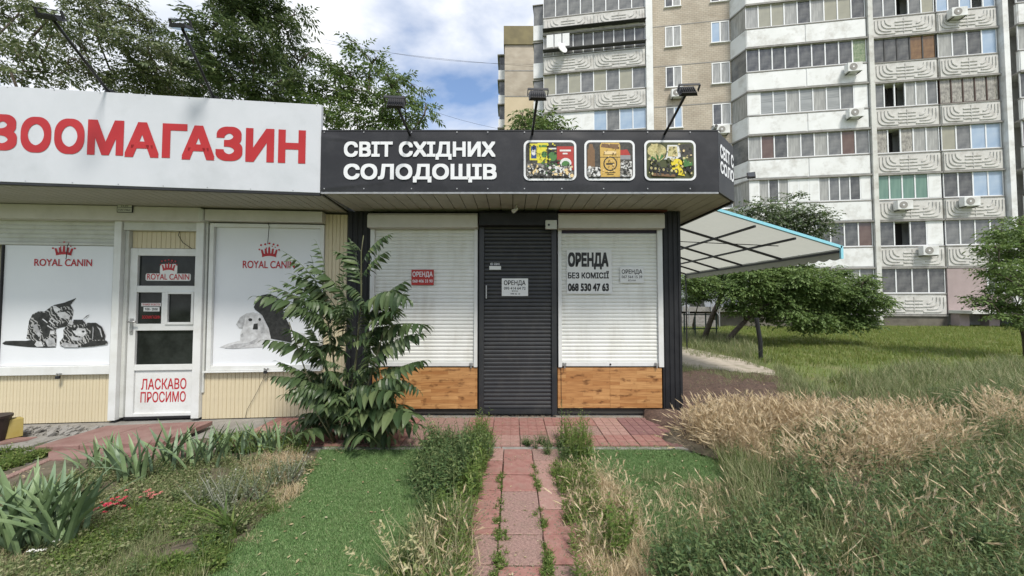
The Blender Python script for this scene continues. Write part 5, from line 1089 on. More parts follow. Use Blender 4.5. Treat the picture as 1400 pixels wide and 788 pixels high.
def barley(h, seed, n=4):        # thin stems, each with a nodding bristly ear
    rd = random.Random(seed); ps = []
    for _ in range(n):
        yw = rd.uniform(0, 6.28); hh = h * rd.uniform(.6, 1.1); bd = rd.uniform(.04, .16); ox, oy = rd.gauss(0, .035), rd.gauss(0, .035)
        ps.append(blade(hh, .0025, bd, 3, yw, ox, oy)); c, s_ = math.cos(yw), math.sin(yw)
        bx, bz = bd * .93, hh * (.97 - .25 * bd / hh); L_ = rd.uniform(.045, .07); tilt = rd.uniform(.3, 1.5)
        dx, dz = math.sin(tilt), math.cos(tilt)
        for k in range(9):
            u = k / 9 * L_; a = k * 2.4; w1 = .0032; px_, pz_ = bx + dx * u, bz + dz * u
            tip = (px_ + dx * .034 + math.cos(a) * .010, math.sin(a) * .012, pz_ + dz * .034 + math.cos(a) * .008)
            q = [(px_, -w1, pz_ + w1 * math.cos(a)), (px_, w1, pz_ - w1 * math.cos(a)), tip]
            ps.append(([(ox + x*c - y*s_, oy + x*s_ + y*c, z) for x, y, z in q], [(0, 1, 2)]))
    return fold_in(ps)
def weed(h, nl, ll, lw, seed, up=.5, droop=.2):        # upright stem ringed with lance-shaped leaves
    rd = random.Random(seed); ps = [blade(h, .008, rd.uniform(-.05, .05), 3, 0)]; ps.append(blade(h, .008, 0, 3, 1.57))
    for i in range(nl):
        u = (i + .5) / nl; z = h * (.12 + .88 * u); s_ = (1 - .55 * u) * rd.uniform(.7, 1.15)
        ps.append(xf(leaf(ll * s_, lw * s_, .2, droop), Matrix.Translation((0, 0, z)) @ Matrix.Rotation(i * 2.4 + rd.uniform(-.3, .3), 4, 'Z') @ Matrix.Rotation(-up * rd.uniform(.5, 1.4), 4, 'Y')))
    return fold_in(ps)
def bush(h, ns, nl, ll, lw, seed):    # several leaning weed stems
    rd = random.Random(seed); ps = []
    for k in range(ns): ps.append(xf(weed(h * rd.uniform(.6, 1.1), nl, ll, lw, seed * 9 + k), Matrix.Rotation(k * 6.28 / ns + rd.uniform(-.4, .4), 4, 'Z') @ Matrix.Rotation(rd.uniform(.1, .6), 4, 'Y')))
    return fold_in(ps)
def sow(name, specs, m, z=-.03):
    """specs: (photo polygon, count, templates, (smin, smax), patchiness, lean)"""
    parts = []
    for sp in specs:
        poly, n, tps, (a, b) = sp[:4]; patch = sp[4] if len(sp) > 4 else 0; lean = sp[5] if len(sp) > 5 else .25
        q = [G(x, y, z) for x, y in poly]; p = in_poly(q, int(n * (1 + patch)))
        if patch: nz = vnoise(p, .35, int(n) % 97) + .5 * vnoise(p, .12, 5); p = p[np.argsort(-nz)[:n]] if patch > 0 else p
        rng.shuffle(p)
        for k, tp in enumerate(tps):
            pp = p[k::len(tps)]; c = len(pp)
            parts.append(scatter_arrays(tp[0], tp[1], np.column_stack([pp, np.full(c, z)]), rng.uniform(0, 6.28, c), np.abs(rng.normal(0, lean, c)), rng.uniform(0, 6.28, c), rng.uniform(a, b, c)))
    return tag(join_arrays(name, parts, m), kind='stuff')
V_grass = leafmat('grass_green', [(.05, .085, .02), (.08, .135, .03), (.12, .18, .045), (.20, .21, .085)], .3)
V_lawn = leafmat('lawn_green', [(.09, .14, .025), (.13, .19, .035), (.18, .22, .05), (.26, .25, .10)], .3)
V_grey = leafmat('grass_greygreen', [(.10, .14, .05), (.15, .19, .075), (.22, .25, .12), (.36, .33, .2)], .3)
V_dry = leafmat('dry_grass', [(.34, .27, .155), (.50, .41, .26), (.64, .55, .39), (.42, .32, .18)], .3, .7)
V_dark = leafmat('weed_dark', [(.045, .085, .032), (.07, .12, .042), (.11, .16, .06), (.18, .21, .09)], .25)
V_bright = leafmat('weed_bright', [(.06, .11, .025), (.10, .16, .035), (.14, .21, .05), (.22, .25, .09)], .35)
V_turf = leafmat('turf_fibre', [(.075, .15, .045), (.10, .19, .06), (.14, .23, .08), (.23, .29, .14)], .1, .6)
T_short = [tuft(6, .09, .009, .05, .05, s) for s in (1, 2, 3)]
T_mid = [tuft(7, .26, .008, .12, .04, s, 3) for s in (4, 5, 6)]
T_tall = [tuft(6, .42, .008, .2, .05, s, 3) for s in (7, 8)]
T_bar = [barley(.36, s, 5) for s in (1, 2, 3, 4)]
T_weed = [weed(.42, 22, .085, .022, s) for s in (1, 2, 3)]
T_bush = [bush(.30, 6, 9, .06, .024, s) for s in (1, 2)]
T_low = [bush(.09, 5, 4, .035, .02, s) for s in (5, 6)]
T_fluff = [tuft(12, .16, .005, .12, .03, s, 2) for s in (11, 12)]
# lawn towards the block
LAWN = [(925, 447), (1420, 447), (2300, 447), (2300, 560), (1420, 540), (1100, 545), (1075, 508), (1010, 488), (925, 473)]
sow('lawn_grass', [(LAWN, 15000, T_short, (.9, 2.0), .15), ([(925, 448), (1500, 448), (1500, 500), (1060, 500), (930, 474)], 14000, T_short, (.8, 1.7), .3)], V_lawn, -.045)
sow('wild_grass', [([(935, 455), (1010, 462), (1060, 500), (990, 486), (930, 474)], 700, T_mid, (.8, 1.6), .5),
    ([(928, 503), (1000, 512), (1075, 520), (1090, 532), (1000, 524), (930, 514)], 620, T_mid, (.35, .8)), ([(1060, 505), (1085, 515), (1110, 545), (1085, 565), (1065, 540)], 420, T_mid, (.5, 1.1)), ([(925, 472), (1010, 486), (1075, 506), (1070, 513), (1005, 494), (925, 478)], 300, T_mid, (.3, .7)), ([(940, 520), (1060, 524), (1090, 560), (940, 580)], 150, T_mid, (.3, .7), 1.0),
    ([(1090, 530), (1250, 505), (1420, 500), (1800, 510), (1800, 600), (1420, 580), (1250, 565), (1110, 560)], 3600, T_mid, (.8, 1.5), .4),
    ([(1180, 560), (1420, 540), (1800, 560), (1800, 720), (1420, 700), (1300, 640)], 1500, T_mid, (.8, 1.4), .3)], V_grey)
# dry barley band
DRY = [([(945, 612), (960, 594), (1090, 590), (1240, 590), (1320, 605), (1310, 640), (1230, 665), (1120, 675), (1060, 662), (1010, 640)], 1250), ([(940, 612), (940, 594), (1000, 588), (1130, 588), (1110, 600), (1000, 620)], 420), ([(1340, 570), (1500, 570), (1500, 610), (1420, 620), (1340, 600)], 250)]
sow('dry_barley', [(p_, n_, T_bar, (.65, 1.15), .45, .5) for p_, n_ in DRY] + [([(940, 605), (1320, 605), (1310, 640), (1120, 675), (1010, 640)], 800, T_mid, (.5, 1.0), .6),
    ([(765, 660), (800, 640), (860, 690), (900, 800), (880, 900), (830, 900), (800, 760)], 520, T_fluff, (.35, .95), 1.2), ([(758, 645), (800, 640), (850, 700), (820, 800), (790, 700)], 260, T_fluff, (.4, .8), .3), ([(765, 640), (860, 650), (900, 800), (820, 850)], 90, T_bar, (.3, .6), .6),
    ([(570, 770), (610, 740), (640, 720), (632, 800), (612, 880), (540, 880)], 18, T_bar, (.5, .85)), ([(585, 740), (640, 720), (630, 880), (540, 880)], 60, T_fluff, (.6, 1.3)), ([(600, 740), (642, 690), (632, 880), (590, 880)], 30, T_fluff, (.6, 1.3)),
    ([(330, 640), (400, 620), (430, 640), (400, 690), (350, 690)], 260, T_fluff, (.4, .9), .4), ([(780, 680), (1060, 690), (1150, 900), (800, 900)], 70, T_bar, (.4, .8), .5), ([(820, 680), (1040, 660), (1100, 850), (830, 850)], 240, T_fluff, (.3, .8), .7),
    ([(1080, 690), (1500, 650), (1700, 850), (1100, 900)], 150, T_bar, (.5, .95), .6, .5), ([(1100, 700), (1400, 680), (1500, 880), (1120, 880)], 420, T_mid, (.6, 1.2), .5, .5), ([(0, 720), (300, 700), (420, 660), (240, 900), (-100, 900)], 700, T_fluff, (.2, .6), .9)], V_dry)
# green and dark weeds at the right
WR = [(1080, 700), (1230, 700), (1350, 668), (1600, 640), (2000, 760), (2000, 980), (1060, 980), (1010, 800)]
sow('dark_weeds', [([(60, 680), (330, 640), (420, 650), (300, 790), (60, 880)], 60, T_bush, (.25, .6), .8), ([(560, 700), (640, 680), (630, 880), (540, 880)], 46, T_bush, (.35, .8), .4),(WR, 1500, T_weed, (.4, .85), .4, .3), (WR, 1300, T_bush, (.5, 1.05), .3), ([(1060, 660), (1110, 640), (1160, 650), (1150, 700), (1080, 720)], 90, T_weed, (.6, .9)), ([(1120, 618), (1190, 612), (1180, 650), (1110, 655)], 110, T_weed, (.7, 1.05)), ([(960, 590), (1300, 580), (1320, 640), (1000, 650)], 120, T_weed, (.5, .9), .9), ([(900, 780), (1000, 740), (1080, 800), (1080, 950), (900, 950)], 130, T_bush, (.6, 1.1), .3),
    ([(560, 650), (600, 610), (650, 606), (656, 640), (640, 690), (590, 700)], 100, T_bush, (.6, 1.3), .5), ([(550, 660), (600, 610), (650, 606), (656, 640), (640, 690), (580, 710)], 70, T_weed, (.4, .75), .5, .5), ([(640, 612), (670, 606), (670, 630), (650, 640)], 30, T_bush, (.5, .8)), ([(708, 612), (730, 608), (780, 612), (790, 640), (760, 650), (745, 620)], 34, T_bush, (.35, .7)),
    ([(1260, 560), (1330, 545), (1420, 545), (1420, 590), (1330, 600)], 240, T_weed, (.6, .9), .3), ([(1180, 630), (1400, 600), (1400, 700), (1200, 720)], 260, T_weed, (.5, .9), .4)], V_dark)
sow('green_grass', [([(1010, 640), (1080, 690), (1230, 700), (1420, 640), (1700, 700), (1900, 950), (1000, 950)], 5200, T_mid, (.5, 1.15), .5, .4), ([(900, 640), (1010, 640), (1080, 700), (1120, 900), (850, 900), (820, 700)], 500, T_fluff, (.3, .8), 1.2),
    ([(980, 620), (1060, 660), (1100, 740), (1040, 740)], 380, T_mid, (.5, 1.0), .3), ([(400, 720), (300, 760), (240, 860), (-100, 900), (-60, 700), (120, 720), (260, 700)], 1300, T_fluff, (.3, .7), .6), ([(-60, 690), (120, 650), (300, 630), (430, 640), (370, 700), (270, 800), (240, 950), (-300, 950)], 2600, T_low, (.4, 1.2), .35), ([(-60, 690), (120, 650), (300, 630), (430, 640), (370, 700), (270, 800), (240, 950), (-300, 950)], 900, T_fluff, (.3, .6), .5),
    ([(560, 740), (640, 705), (630, 880), (520, 880)], 110, T_mid, (.6, 1.1)), ([(935, 480), (1000, 490), (1040, 500), (940, 486)], 60, T_mid, (.4, .8))], V_grey)
sow('bright_weeds', [([(752, 640), (800, 640), (850, 760), (830, 880), (790, 860), (780, 740)], 90, T_weed[:2], (.25, .55), .8), ([(752, 640), (800, 640), (850, 760), (830, 880), (790, 860), (780, 740)], 120, T_low, (.6, 1.5), .6), ([(600, 690), (645, 660), (636, 880), (560, 880)], 90, T_weed[:2], (.25, .6), .5), ([(600, 690), (645, 660), (636, 880), (560, 880)], 160, T_low, (.6, 1.6), .3), ([(960, 600), (1300, 590), (1300, 650), (1000, 660)], 420, T_mid, (.5, .95), .6),([(646, 600), (664, 596), (668, 640), (652, 700), (634, 760), (630, 700), (645, 650)], 110, [weed(.30, 16, .08, .017, s) for s in (21, 22)], (.5, 1.1)), ([(758, 600), (800, 606), (812, 636), (775, 640)], 60, [weed(.32, 18, .085, .018, s) for s in (23, 24)], (.6, 1.15)),
    ([(100, 740), (230, 690), (330, 700), (380, 700), (300, 770), (250, 900), (0, 900), (20, 780)], 1500, T_fluff, (.3, .7), 1.2), ([(100, 700), (330, 700), (300, 790), (60, 800)], 260, T_low, (.5, 1.3), .8),
    ([(820, 720), (850, 700), (870, 740), (840, 790)], 30, [weed(.25, 14, .06, .03, 31)], (.6, 1.0)), ([(290, 600), (420, 600), (420, 625), (300, 625)], 160, T_low, (.7, 1.6)), ([(640, 600), (672, 600), (672, 612), (640, 612)], 20, T_low, (.8, 1.5)), ([(550, 770), (610, 760), (600, 860), (520, 860)], 60, T_low, (1, 1.8)),
    ([(1060, 730), (1180, 760), (1200, 900), (1050, 900)], 500, T_fluff, (.6, 1.2), .5), ([(-60, 628), (60, 616), (66, 626), (-40, 660)], 260, T_low, (.5, 1.2), .3)], V_bright)
# weeds in the joints of the path
JN = []
for xx in (-.083, .192):
    for y0, y1, n in ((1.5, 2.1, 26), (2.1, 3.4, 40)):
        c = n; yy = np.concatenate([rng.normal(m_, .09, c // 4 + 1) for m_ in rng.uniform(y0, y1, 4)])[:c]; pp = np.column_stack([rng.normal(xx, .016, c), yy, np.full(c, -.02)]); tp = T_low[0]
        JN.append(scatter_arrays(tp[0], tp[1], pp, rng.uniform(0, 6, c), np.abs(rng.normal(0, .3, c)), rng.uniform(0, 6, c), rng.uniform(.25, .7, c) * (1.25 if xx > 0 else 1)))
for r in range(12):
    c = 12; pp = np.column_stack([rng.uniform(-.33, .44, c), np.full(c, 3.52 - .1325 - r * .265), np.full(c, -.02)]); JN.append(scatter_arrays(T_low[1][0], T_low[1][1], pp, rng.uniform(0, 6, c), np.abs(rng.normal(0, .3, c)), rng.uniform(0, 6, c), rng.uniform(.1, .3, c)))
for px, py in ((683, 770), (748, 765), (686, 740), (750, 775), (572 + 110, 765)):
    c = 5; g_ = G(px, py); pp = np.column_stack([rng.normal(g_.x, .012, c), rng.normal(g_.y, .03, c), np.full(c, -.02)]); JN.append(scatter_arrays(T_low[1][0], T_low[1][1], pp, rng.uniform(0, 6, c), np.abs(rng.normal(0, .3, c)), rng.uniform(0, 6, c), rng.uniform(.5, .9, c)))
tag(join_arrays('joint_weeds', JN, V_bright), kind='stuff')
# turf fibres
T_fib = [tuft(9, .014, .0035, .008, .018, s, 1) for s in (1, 2)]
sow('turf_fibres', [(TURF_L, 26000, T_fib, (.8, 1.3)), (TURF_R, 22000, T_fib, (.8, 1.3))], V_turf, -.017)
# litter of small pale leaves on turf, walk and bed
V_lit = leafmat('fallen_leaves', [(.30, .25, .14), (.40, .34, .2), (.22, .15, .08), (.45, .42, .28)], .1)
lf = leaf(.03, .014, .1, .1)
def litter(poly, n, z=-.004, a=.5, b=1.2):
    p = in_poly([G(x, y, z) for x, y in poly], n); return scatter_arrays(lf[0], lf[1], np.column_stack([p, np.full(n, z + .004)]), rng.uniform(0, 6.28, n), np.abs(rng.normal(0, .25, n)), rng.uniform(0, 6.28, n), rng.uniform(a, b, n))
tag(join_arrays('fallen_leaves', [litter(TURF_L, 130), litter([(380, 620), (440, 625), (410, 680), (380, 690)], 260, .0), litter([(600, 600), (940, 598), (930, 570), (560, 570)], 150, .002, .3, .8), litter([(640, 620), (735, 620), (770, 860), (600, 860)], 160, .0, .3, .7), litter([(0, 560 + 40), (300, 600), (300, 800), (0, 800)], 240, .0), litter([(930, 520), (1090, 520), (1090, 560), (930, 590)], 700, .015, .6, 1.6), litter(TURF_R, 250)], V_lit), kind='stuff')

# crumbs of soil trodden onto the paving
sf = ([(-.5, -.3, 0), (.4, -.5, 0), (.6, .2, 0), (-.2, .6, 0), (0, 0, .35)], [(0, 1, 4), (1, 2, 4), (2, 3, 4), (3, 0, 4)])
def crumbs(poly, n, a, b):
    p = in_poly([G(x, y, 0) for x, y in poly], n * 2); p = p[np.argsort(-(vnoise(p, .3, 3) + .4 * vnoise(p, .08, 4)))[:n]]; n = len(p)
    return scatter_arrays(sf[0], sf[1], np.column_stack([p, np.full(n, -.003)]), rng.uniform(0, 6.28, n), np.zeros(n), np.zeros(n), rng.uniform(a, b, n))
def edge_crumbs(x, s_, n, y0=1.3, y1=3.6): return scatter_arrays(sf[0], sf[1], np.column_stack([x + rng.exponential(.03, n) * s_, rng.uniform(y0, y1, n), np.full(n, -.008)]), rng.uniform(0, 6.28, n), np.zeros(n), np.zeros(n), rng.uniform(.006, .022, n))
ew = in_poly([Vector((-2.5, 3.74, 0)), Vector((2.0, 3.74, 0)), Vector((2.0, 3.8, 0)), Vector((-2.5, 3.8, 0))], 700); eb = in_poly([Vector((-2.5, 4.52, 0)), Vector((2.1, 4.52, 0)), Vector((2.1, 4.7, 0)), Vector((-2.5, 4.7, 0))], 1500)
ec = [scatter_arrays(sf[0], sf[1], np.column_stack([q, np.full(len(q), -.002)]), rng.uniform(0, 6.28, len(q)), np.zeros(len(q)), np.zeros(len(q)), rng.uniform(.005, .02, len(q))) for q in (ew, eb)]
tag(join_arrays('soil_crumbs', [crumbs([(560, 572), (935, 572), (935, 604), (560, 604)], 900, .004, .014), crumbs([(640, 615), (745, 615), (800, 860), (600, 860)], 1300, .003, .012), edge_crumbs(-.36, 1, 700), edge_crumbs(.47, -1, 900)] + ec, mat('crumb_soil', (.13, .10, .075), .95, (.22, .18, .13), 30)), kind='stuff')

# ================================================ SINGLE PLANTS
def single(name, px, py, tp, m, label, cat='plant', s_=1.0, group=None, z=-.02, yaw=0):
    mb = MB(); mb.add([(x * s_, y * s_, zz_ * s_) for x, y, zz_ in tp[0]], tp[1]); o = mb.build(name, m, fixn=False); o.location = G(px, py, z); o.rotation_euler = (0, 0, yaw); return tag(o, label, cat, group)
single('tall_weed', 655, 606, weed(.34, 26, .09, .02, 41), V_bright, 'upright bright green weed by the left foot of the dark door shutter')
single('tall_weed', 768, 603, weed(.42, 40, .07, .016, 42, .8), V_dark, 'leaning dark spiky weed by the right foot of the dark door shutter')
single('tall_weed', 842, 770, weed(.30, 50, .07, .014, 43, .9), V_bright, 'lone bright green spiky weed in the dry grass right of the path')
single('bushy_weed', 722, 612, bush(.10, 8, 8, .04, .026, 44), V_dark, 'small dark round leaved weed at the head of the path')
# grey-green flowering weed mound in the bed
sp = fold_in([xf(bush(.34, 7, 10, .035, .018, s), Matrix.Translation((math.cos(s) * .12, math.sin(s) * .1, 0))) for s in range(51, 56)])
single('bushy_weed', 330, 700, sp, leafmat('greyish_leaves', [(.08, .11, .055), (.13, .16, .09), (.2, .22, .14), (.38, .38, .33)], .25), 'grey-green bushy weed with tiny pale flowers in the middle of the garden bed', s_=1.0)
single('bushy_weed', 290, 690, sp, MATS['greyish_leaves'], 'smaller grey-green weed left of the large one in the garden bed', s_=.75, yaw=2)
single('bushy_weed', 385, 665, sp, MATS['greyish_leaves'], 'loose grey-green weed near the turf edge in the garden bed', s_=.8, yaw=4)
# broad strap-leaved grass beside the turf
single('grass_clump', 315, 735, tuft(22, .30, .022, .3, .015, 60, 4), V_grass, 'clump of broad arching grass blades beside the edge of the left turf', 'grass clump')
# feathery dry weed stems at the bottom
def feather(seed, h=.5):
    rd = random.Random(seed); ps = []
    for k in range(7):
        M_ = Matrix.Rotation(rd.uniform(2.2, 4.4), 4, 'Z') @ Matrix.Rotation(rd.uniform(.3, .9), 4, 'Y'); st = [blade(h * rd.uniform(.6, 1), .005, .08, 3)]
        for j in range(26):
            z = h * rd.uniform(.25, .8); st.append(xf(leaf(.028, .012), Matrix.Translation((0, 0, z)) @ Matrix.Rotation(rd.uniform(0, 6.28), 4, 'Z') @ Matrix.Rotation(-rd.uniform(.2, 1), 4, 'Y')))
        ps.append(xf(fold_in(st), M_))
    return fold_in(ps)
V_straw = leafmat('straw_leaves', [(.30, .29, .14), (.42, .40, .22), (.5, .46, .3), (.28, .3, .13)], .3)
single('dry_weed', 560, 815, feather(1), V_straw, 'feathery yellowish dry weed leaning over the left turf near the bottom edge')
single('dry_weed', 600, 790, feather(2, .42), V_straw, 'second feathery dry weed, closer to the path at the bottom')
# ------------------------------------------------ irises: every sword leaf a part
V_iris = leafmat('iris_leaf', [(.085, .14, .075), (.10, .17, .085), (.12, .19, .09)], .25)
me_iris = []
for s_ in range(6):
    rd = random.Random(s_); L_ = 1.0; bd = rd.uniform(.05, .55); vs = []; fs = []; n = 7
    for i in range(n + 1):
        u = i / n; w_ = .066 * (1 - .25 * u) * (1 - max(0, (u - .6) / .4) ** 2) + .001; x = bd * u ** 2.2; z = u * (1 - .3 * bd * u); tw_ = .25 * u
        vs += [(x - w_/2 * math.sin(tw_), -w_/2 * math.cos(tw_), z), (x + .012 * (1 - u), 0, z), (x + w_/2 * math.sin(tw_), w_/2 * math.cos(tw_), z)]
    for i in range(n): a = 3 * i; fs += [(a, a+1, a+4, a+3), (a+1, a+2, a+5, a+4)]
    mb = MB(); mb.add(vs, fs); me_iris.append(mb.mesh('leaf', [mat('iris_leaf_a', (.11, .17, .095), .5, (.17, .24, .14), 3), mat('iris_leaf_b', (.13, .20, .09), .5, (.20, .27, .13), 3)][s_ % 2], fixn=False))
def iris(px, py, n, h, label, seed, spread=.07, rad=.8):
    h *= 1.3; n = int(n * 1.5); root = one('iris_clump', G(px, py, -.03), 0, label, 'iris', 'irises in the garden bed'); rd = random.Random(seed)
    for k in range(n):
        fan = rd.uniform(-1, 1); a = rd.choice([0, math.pi]) + rd.gauss(0, .6)
        inst('leaf', me_iris[rd.randrange(6)], root, (rd.gauss(0, spread), rd.gauss(0, spread * .8), 0), (rd.gauss(0, .12), abs(rd.gauss(.0, .24)) * rad, a), (h * rd.uniform(.8, 1.2), h * rd.uniform(.8, 1.15), h * rd.uniform(.6, 1.08)))
for a in ((48, 745, 34, .40, 'large iris clump nearest the viewer at the lower left of the bed', 1, .10), (88, 750, 26, .38, 'iris clump with broad leaves just right of the largest one', 2, .06), (15, 740, 16, .34, 'iris clump at the left edge of the bed', 3, .08), (183, 662, 22, .33, 'iris clump in the middle, in front of the red ramp slab', 4, .05),
          (150, 650, 12, .28, 'iris clump behind the middle one, beside the ramp corner', 5, .06), (232, 636, 14, .33, 'iris clump in front of the white door', 6, .06), (265, 642, 18, .30, 'iris clump right of the white door near the wall', 7, .07), (300, 630, 18, .27, 'iris clump below the left part of the puppy poster', 8, .08), (335, 624, 18, .27, 'iris clump below the middle of the puppy poster', 9, .08), (370, 622, 18, .28, 'iris clump just left of the large sapling', 10, .08), (400, 620, 12, .26, 'iris clump at the left foot of the large sapling', 11, .06), (120, 640, 8, .2, 'small iris clump by the kerb left of the ramp', 12, .06)): iris(*a[:6], spread=a[6])
# small flowers
def flower(px, py, c, label, n, r=.011):
    root = one('flower_plant', G(px, py, -.01), 0, label, 'flower'); rd = random.Random(px); s_ = MB(); f = MB()
    for k in range(n):
        x, y, z = rd.gauss(0, .045), rd.gauss(0, .045), rd.uniform(.02, .09); s_.tube([(x * .4, y * .4, 0), (x, y, z)], .002, 3)
        for j in range(5): a = j * 1.257 + k; f.add([(x, y, z), (x + r*math.cos(a-.4), y + r*math.sin(a-.4), z + .006), (x + r*1.2*math.cos(a), y + r*1.2*math.sin(a), z + .002), (x + r*math.cos(a+.4), y + r*math.sin(a+.4), z + .006)], [(0, 1, 2, 3)])
    s_.build('stems', MATS['weed_dark'], root, fixn=False); f.build('petals', c, root, fixn=False); lv = bush(.06, 6, 5, .04, .022, px); mb = MB(); mb.add(*lv); mb.build('leaves', MATS['weed_dark'], root, fixn=False)
flower(155, 702, mat('crimson_petal', (.5, .02, .06), .6, (.6, .05, .1), 30), 'small crimson flowering plant in the bare soil of the bed', 34)
flower(204, 688, mat('salmon_petal', (.55, .25, .2), .6, (.35, .03, .05), 40), 'small red and pale pink flowering plant right of the crimson one', 16)
flower(45, 768, mat('white_petal', (.7, .7, .66), .6), 'tiny white flower near the lower left corner', 5, .013)
# ------------------------------------------------ the tree-of-heaven sapling in front of the boundary of the kiosks
V_ail = leafmat('sapling_leaflets', [(.03, .055, .024), (.05, .085, .034), (.08, .12, .05), (.14, .18, .08)], .28, .36)
V_stem = mat('green_stem', (.10, .11, .05), .6, (.07, .06, .035), 8)
def leaflet(l, w):       # pointed leaflet with a midrib fold and a soft wave
    n = 5; vs = []; fs = []
    for i in range(n + 1):
        u = i / n; w_ = w * math.sin(math.pi * min(1, (u * .93 + .07)) ** .8) * (1 - .15 * u) if i < n else 0; z = -l * .28 * u * u; x = l * u * (1 - .08 * u)
        vs += [(x, -w_/2, z + w_ * .16), (x, 0, z), (x, w_/2, z + w_ * .16)]
    for i in range(n): a = 3 * i; fs += [(a, a+1, a+4, a+3), (a+1, a+2, a+5, a+4)]
    return vs, fs
def frond(seed, pairs, l, w, droopy, arch):
    rd = random.Random(seed); ps = []
    def at(u): return Vector((u, 0, arch * math.sin(math.pi * u * .9) - .0 * u))
    st = MB(); st.tube([at(i / 10) for i in range(11)], .0085, 4, .003); ps.append((st.v, st.f))
    for i in range(pairs + 1):
        u = .16 + .84 * i / pairs; s_ = math.sin(math.pi * (u * .82 + .12)) ** .6
        for sd in ((-1, 1) if i < pairs else (0,)):
            M_ = Matrix.Translation(at(u)) @ Matrix.Rotation(sd * rd.uniform(.95, 1.25), 4, 'Z') @ Matrix.Rotation(droopy * rd.uniform(.6, 1.3), 4, 'Y') @ Matrix.Rotation(rd.uniform(-.35, .35), 4, 'X')
            ps.append(xf(leaflet(l * s_ * rd.uniform(.88, 1.1), w * s_ * rd.uniform(.85, 1.1)), M_))
    mb = MB(); mb.add(*fold_in(ps)); return mb.mesh('frond', V_ail, fixn=False)
FR_long = [frond(s, 9 + s % 3, .31, .088 + .012 * (s % 2), .45 + .25 * (s % 3), .06 + .06 * (s % 3)) for s in (1, 2, 3, 4, 5)]; FR_thin = [frond(s, 9, .26, .05, .9, .10) for s in (4, 5)]; FR_broad = [frond(s, 6, .44, .17 + .03 * (s % 3), .4 + .25 * (s % 3), .08) for s in (6, 7, 8, 9)]
PLY = 3.88; bs = G(466, 611, -.02)
sap = one('tree_of_heaven_sapling', bs, 0, 'tall bushy sapling with feathery drooping leaves in front of the boundary between both kiosks', 'sapling')
def stem(pts, r0, r1): 
    q = [P(a, b, PLY + c) - bs for a, b, c in pts]; return MB().tube(q, r0, 7, r1).build('stem', V_stem, sap, smooth=True)
stem([(466, 612, 0), (478, 560, .02), (488, 480, .05), (494, 400, .05), (494, 345, .04), (497, 322, .02)], .016, .004)
stem([(464, 612, .0), (462, 560, .06), (455, 480, .1), (445, 420, .1), (440, 380, .1)], .013, .005); stem([(468, 612, -.02), (490, 570, -.1), (505, 520, -.12), (520, 470, -.1), (530, 430, -.1)], .012, .005)
stem([(462, 612, -.04), (440, 560, -.15), (415, 500, -.2), (395, 440, -.2)], .011, .004); stem([(466, 612, -.03), (500, 590, -.15), (530, 560, -.2), (550, 530, -.2)], .010, .004); stem([(460, 612, -.05), (448, 590, -.2), (430, 560, -.28)], .01, .005)
def put_frond(me, a, b, dy0, dy1, wid=1.0, roll=0):
    p = P(a[0], a[1], PLY + dy0) - bs; q = P(b[0], b[1], PLY + dy1) - bs; d_ = q - p; L_ = d_.length; x = d_.normalized(); z = Vector((0, 0, 1)); y = z.cross(x)
    if y.length < .15: y = Vector((0, 1, 0)).cross(x) if abs(x.y) < .9 else Vector((1, 0, 0))
    y.normalize(); z = x.cross(y).normalized(); m3 = Matrix((x, y, z)).transposed().to_4x4()
    o = bpy.data.objects.new('frond', me); col.objects.link(o); o.parent = sap; o.matrix_local = Matrix.Translation(p) @ m3 @ Matrix.Rotation(roll, 4, 'X') @ Matrix.Diagonal((L_, L_ * wid, L_ * wid, 1))
rd = random.Random(77)
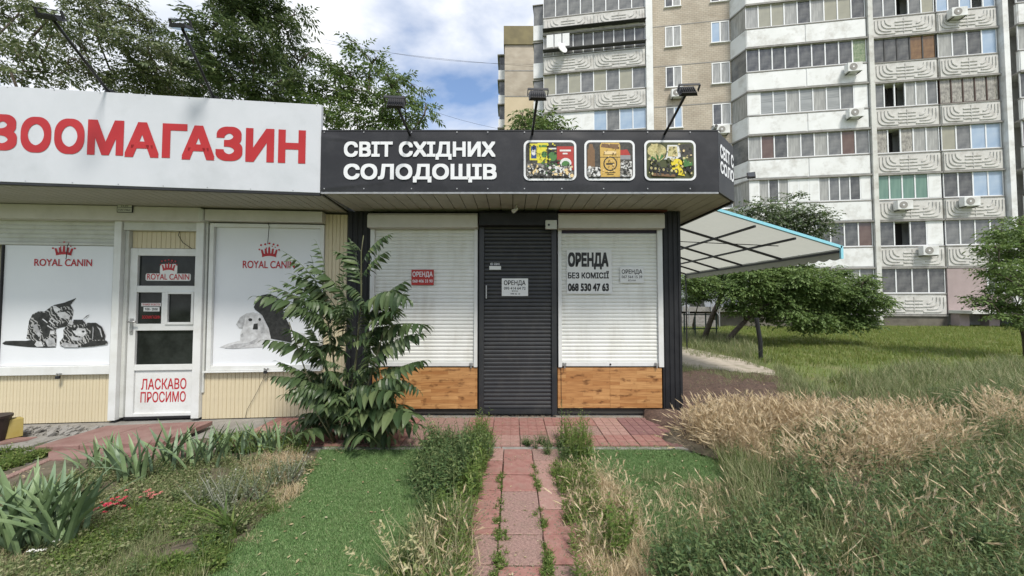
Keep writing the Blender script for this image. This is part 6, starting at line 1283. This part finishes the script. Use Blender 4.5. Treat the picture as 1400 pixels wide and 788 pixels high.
for me, a, b, y0, y1, wd in ((0, (450, 440), (345, 408), .1, -.2, .9), (0, (455, 500), (357, 468), 0, -.35, .9), (0, (455, 540), (368, 518), -.1, -.4, .95), (1, (460, 560), (383, 545), -.1, -.5, 1.0), (2, (445, 430), (370, 392), .1, .0, .8), (1, (470, 440), (395, 378), .1, .1, .8), (0, (480, 420), (420, 362), .1, .0, .8),
        (2, (494, 400), (478, 330), .05, .12, 1.0), (1, (495, 360), (536, 322), .04, -.1, .8), (0, (494, 380), (532, 345), .03, -.15, .9), (2, (494, 345), (480, 330), .05, .1, 1.2), (1, (495, 385), (455, 345), .05, .1, .9), (0, (500, 440), (560, 385), 0, -.1, .9), (2, (500, 470), (556, 400), 0, .05, .9), (1, (505, 500), (584, 460), -.1, -.25, .85),
        (0, (510, 530), (585, 495), -.1, -.3, .8), (2, (500, 450), (545, 425), 0, -.35, 1.1), (1, (450, 460), (400, 425), .1, -.3, 1.0), (0, (440, 500), (420, 445), .1, .1, .9), (2, (430, 520), (378, 495), -.1, -.3, .9), (1, (520, 520), (575, 540), -.1, -.3, .9)):
    put_frond(FR_long[me], a, b, y0, y1, wd)
for a, b, y0, y1 in (((430, 430), (425, 352), .1, .12), ((438, 430), (440, 365), .1, .1), ((415, 440), (412, 372), .1, .1), ((440, 400), (385, 345), .1, .1), ((445, 395), (430, 330), .1, .12), ((450, 400), (478, 372), .1, .0), ((400, 440), (365, 400), -.1, -.1), ((460, 420), (470, 360), .05, .1)): put_frond(FR_thin[rd.randrange(2)], a, b, y0, y1, .9)
for k in range(58):      # the dense middle
    a = (rd.uniform(435, 510), rd.uniform(415, 560)); an = rd.uniform(0, 6.28); r_ = rd.uniform(45, 85); b = (a[0] + r_ * math.cos(an) * 1.0, a[1] - abs(r_ * math.sin(an)) * .6 + 4); put_frond(FR_long[rd.randrange(5)], a, b, rd.uniform(-.1, .15), rd.uniform(-.45, .2), .95)
for k in range(50):      # broad leaves low down
    a = (rd.uniform(445, 510), rd.uniform(530, 595)); an = rd.uniform(0, 6.28); r_ = rd.uniform(34, 74); b = (a[0] + r_ * math.cos(an), min(606, a[1] + rd.uniform(-14, 16))); b = (max(398, min(578, b[0])), b[1]); put_frond(FR_broad[rd.randrange(4)], a, b, rd.uniform(-.1, .1), rd.uniform(-.55, .25), .8)
# thin dead stalk by the wooden panel
single('dry_weed', 545, 606, tuft(5, .5, .005, .25, .01, 71, 4), V_straw, 'thin dry stalks leaning against the left wooden panel')
single('dry_weed', 600, 606, feather(5, .3), V_straw, 'pale branching dry weed in front of the left wooden panel')
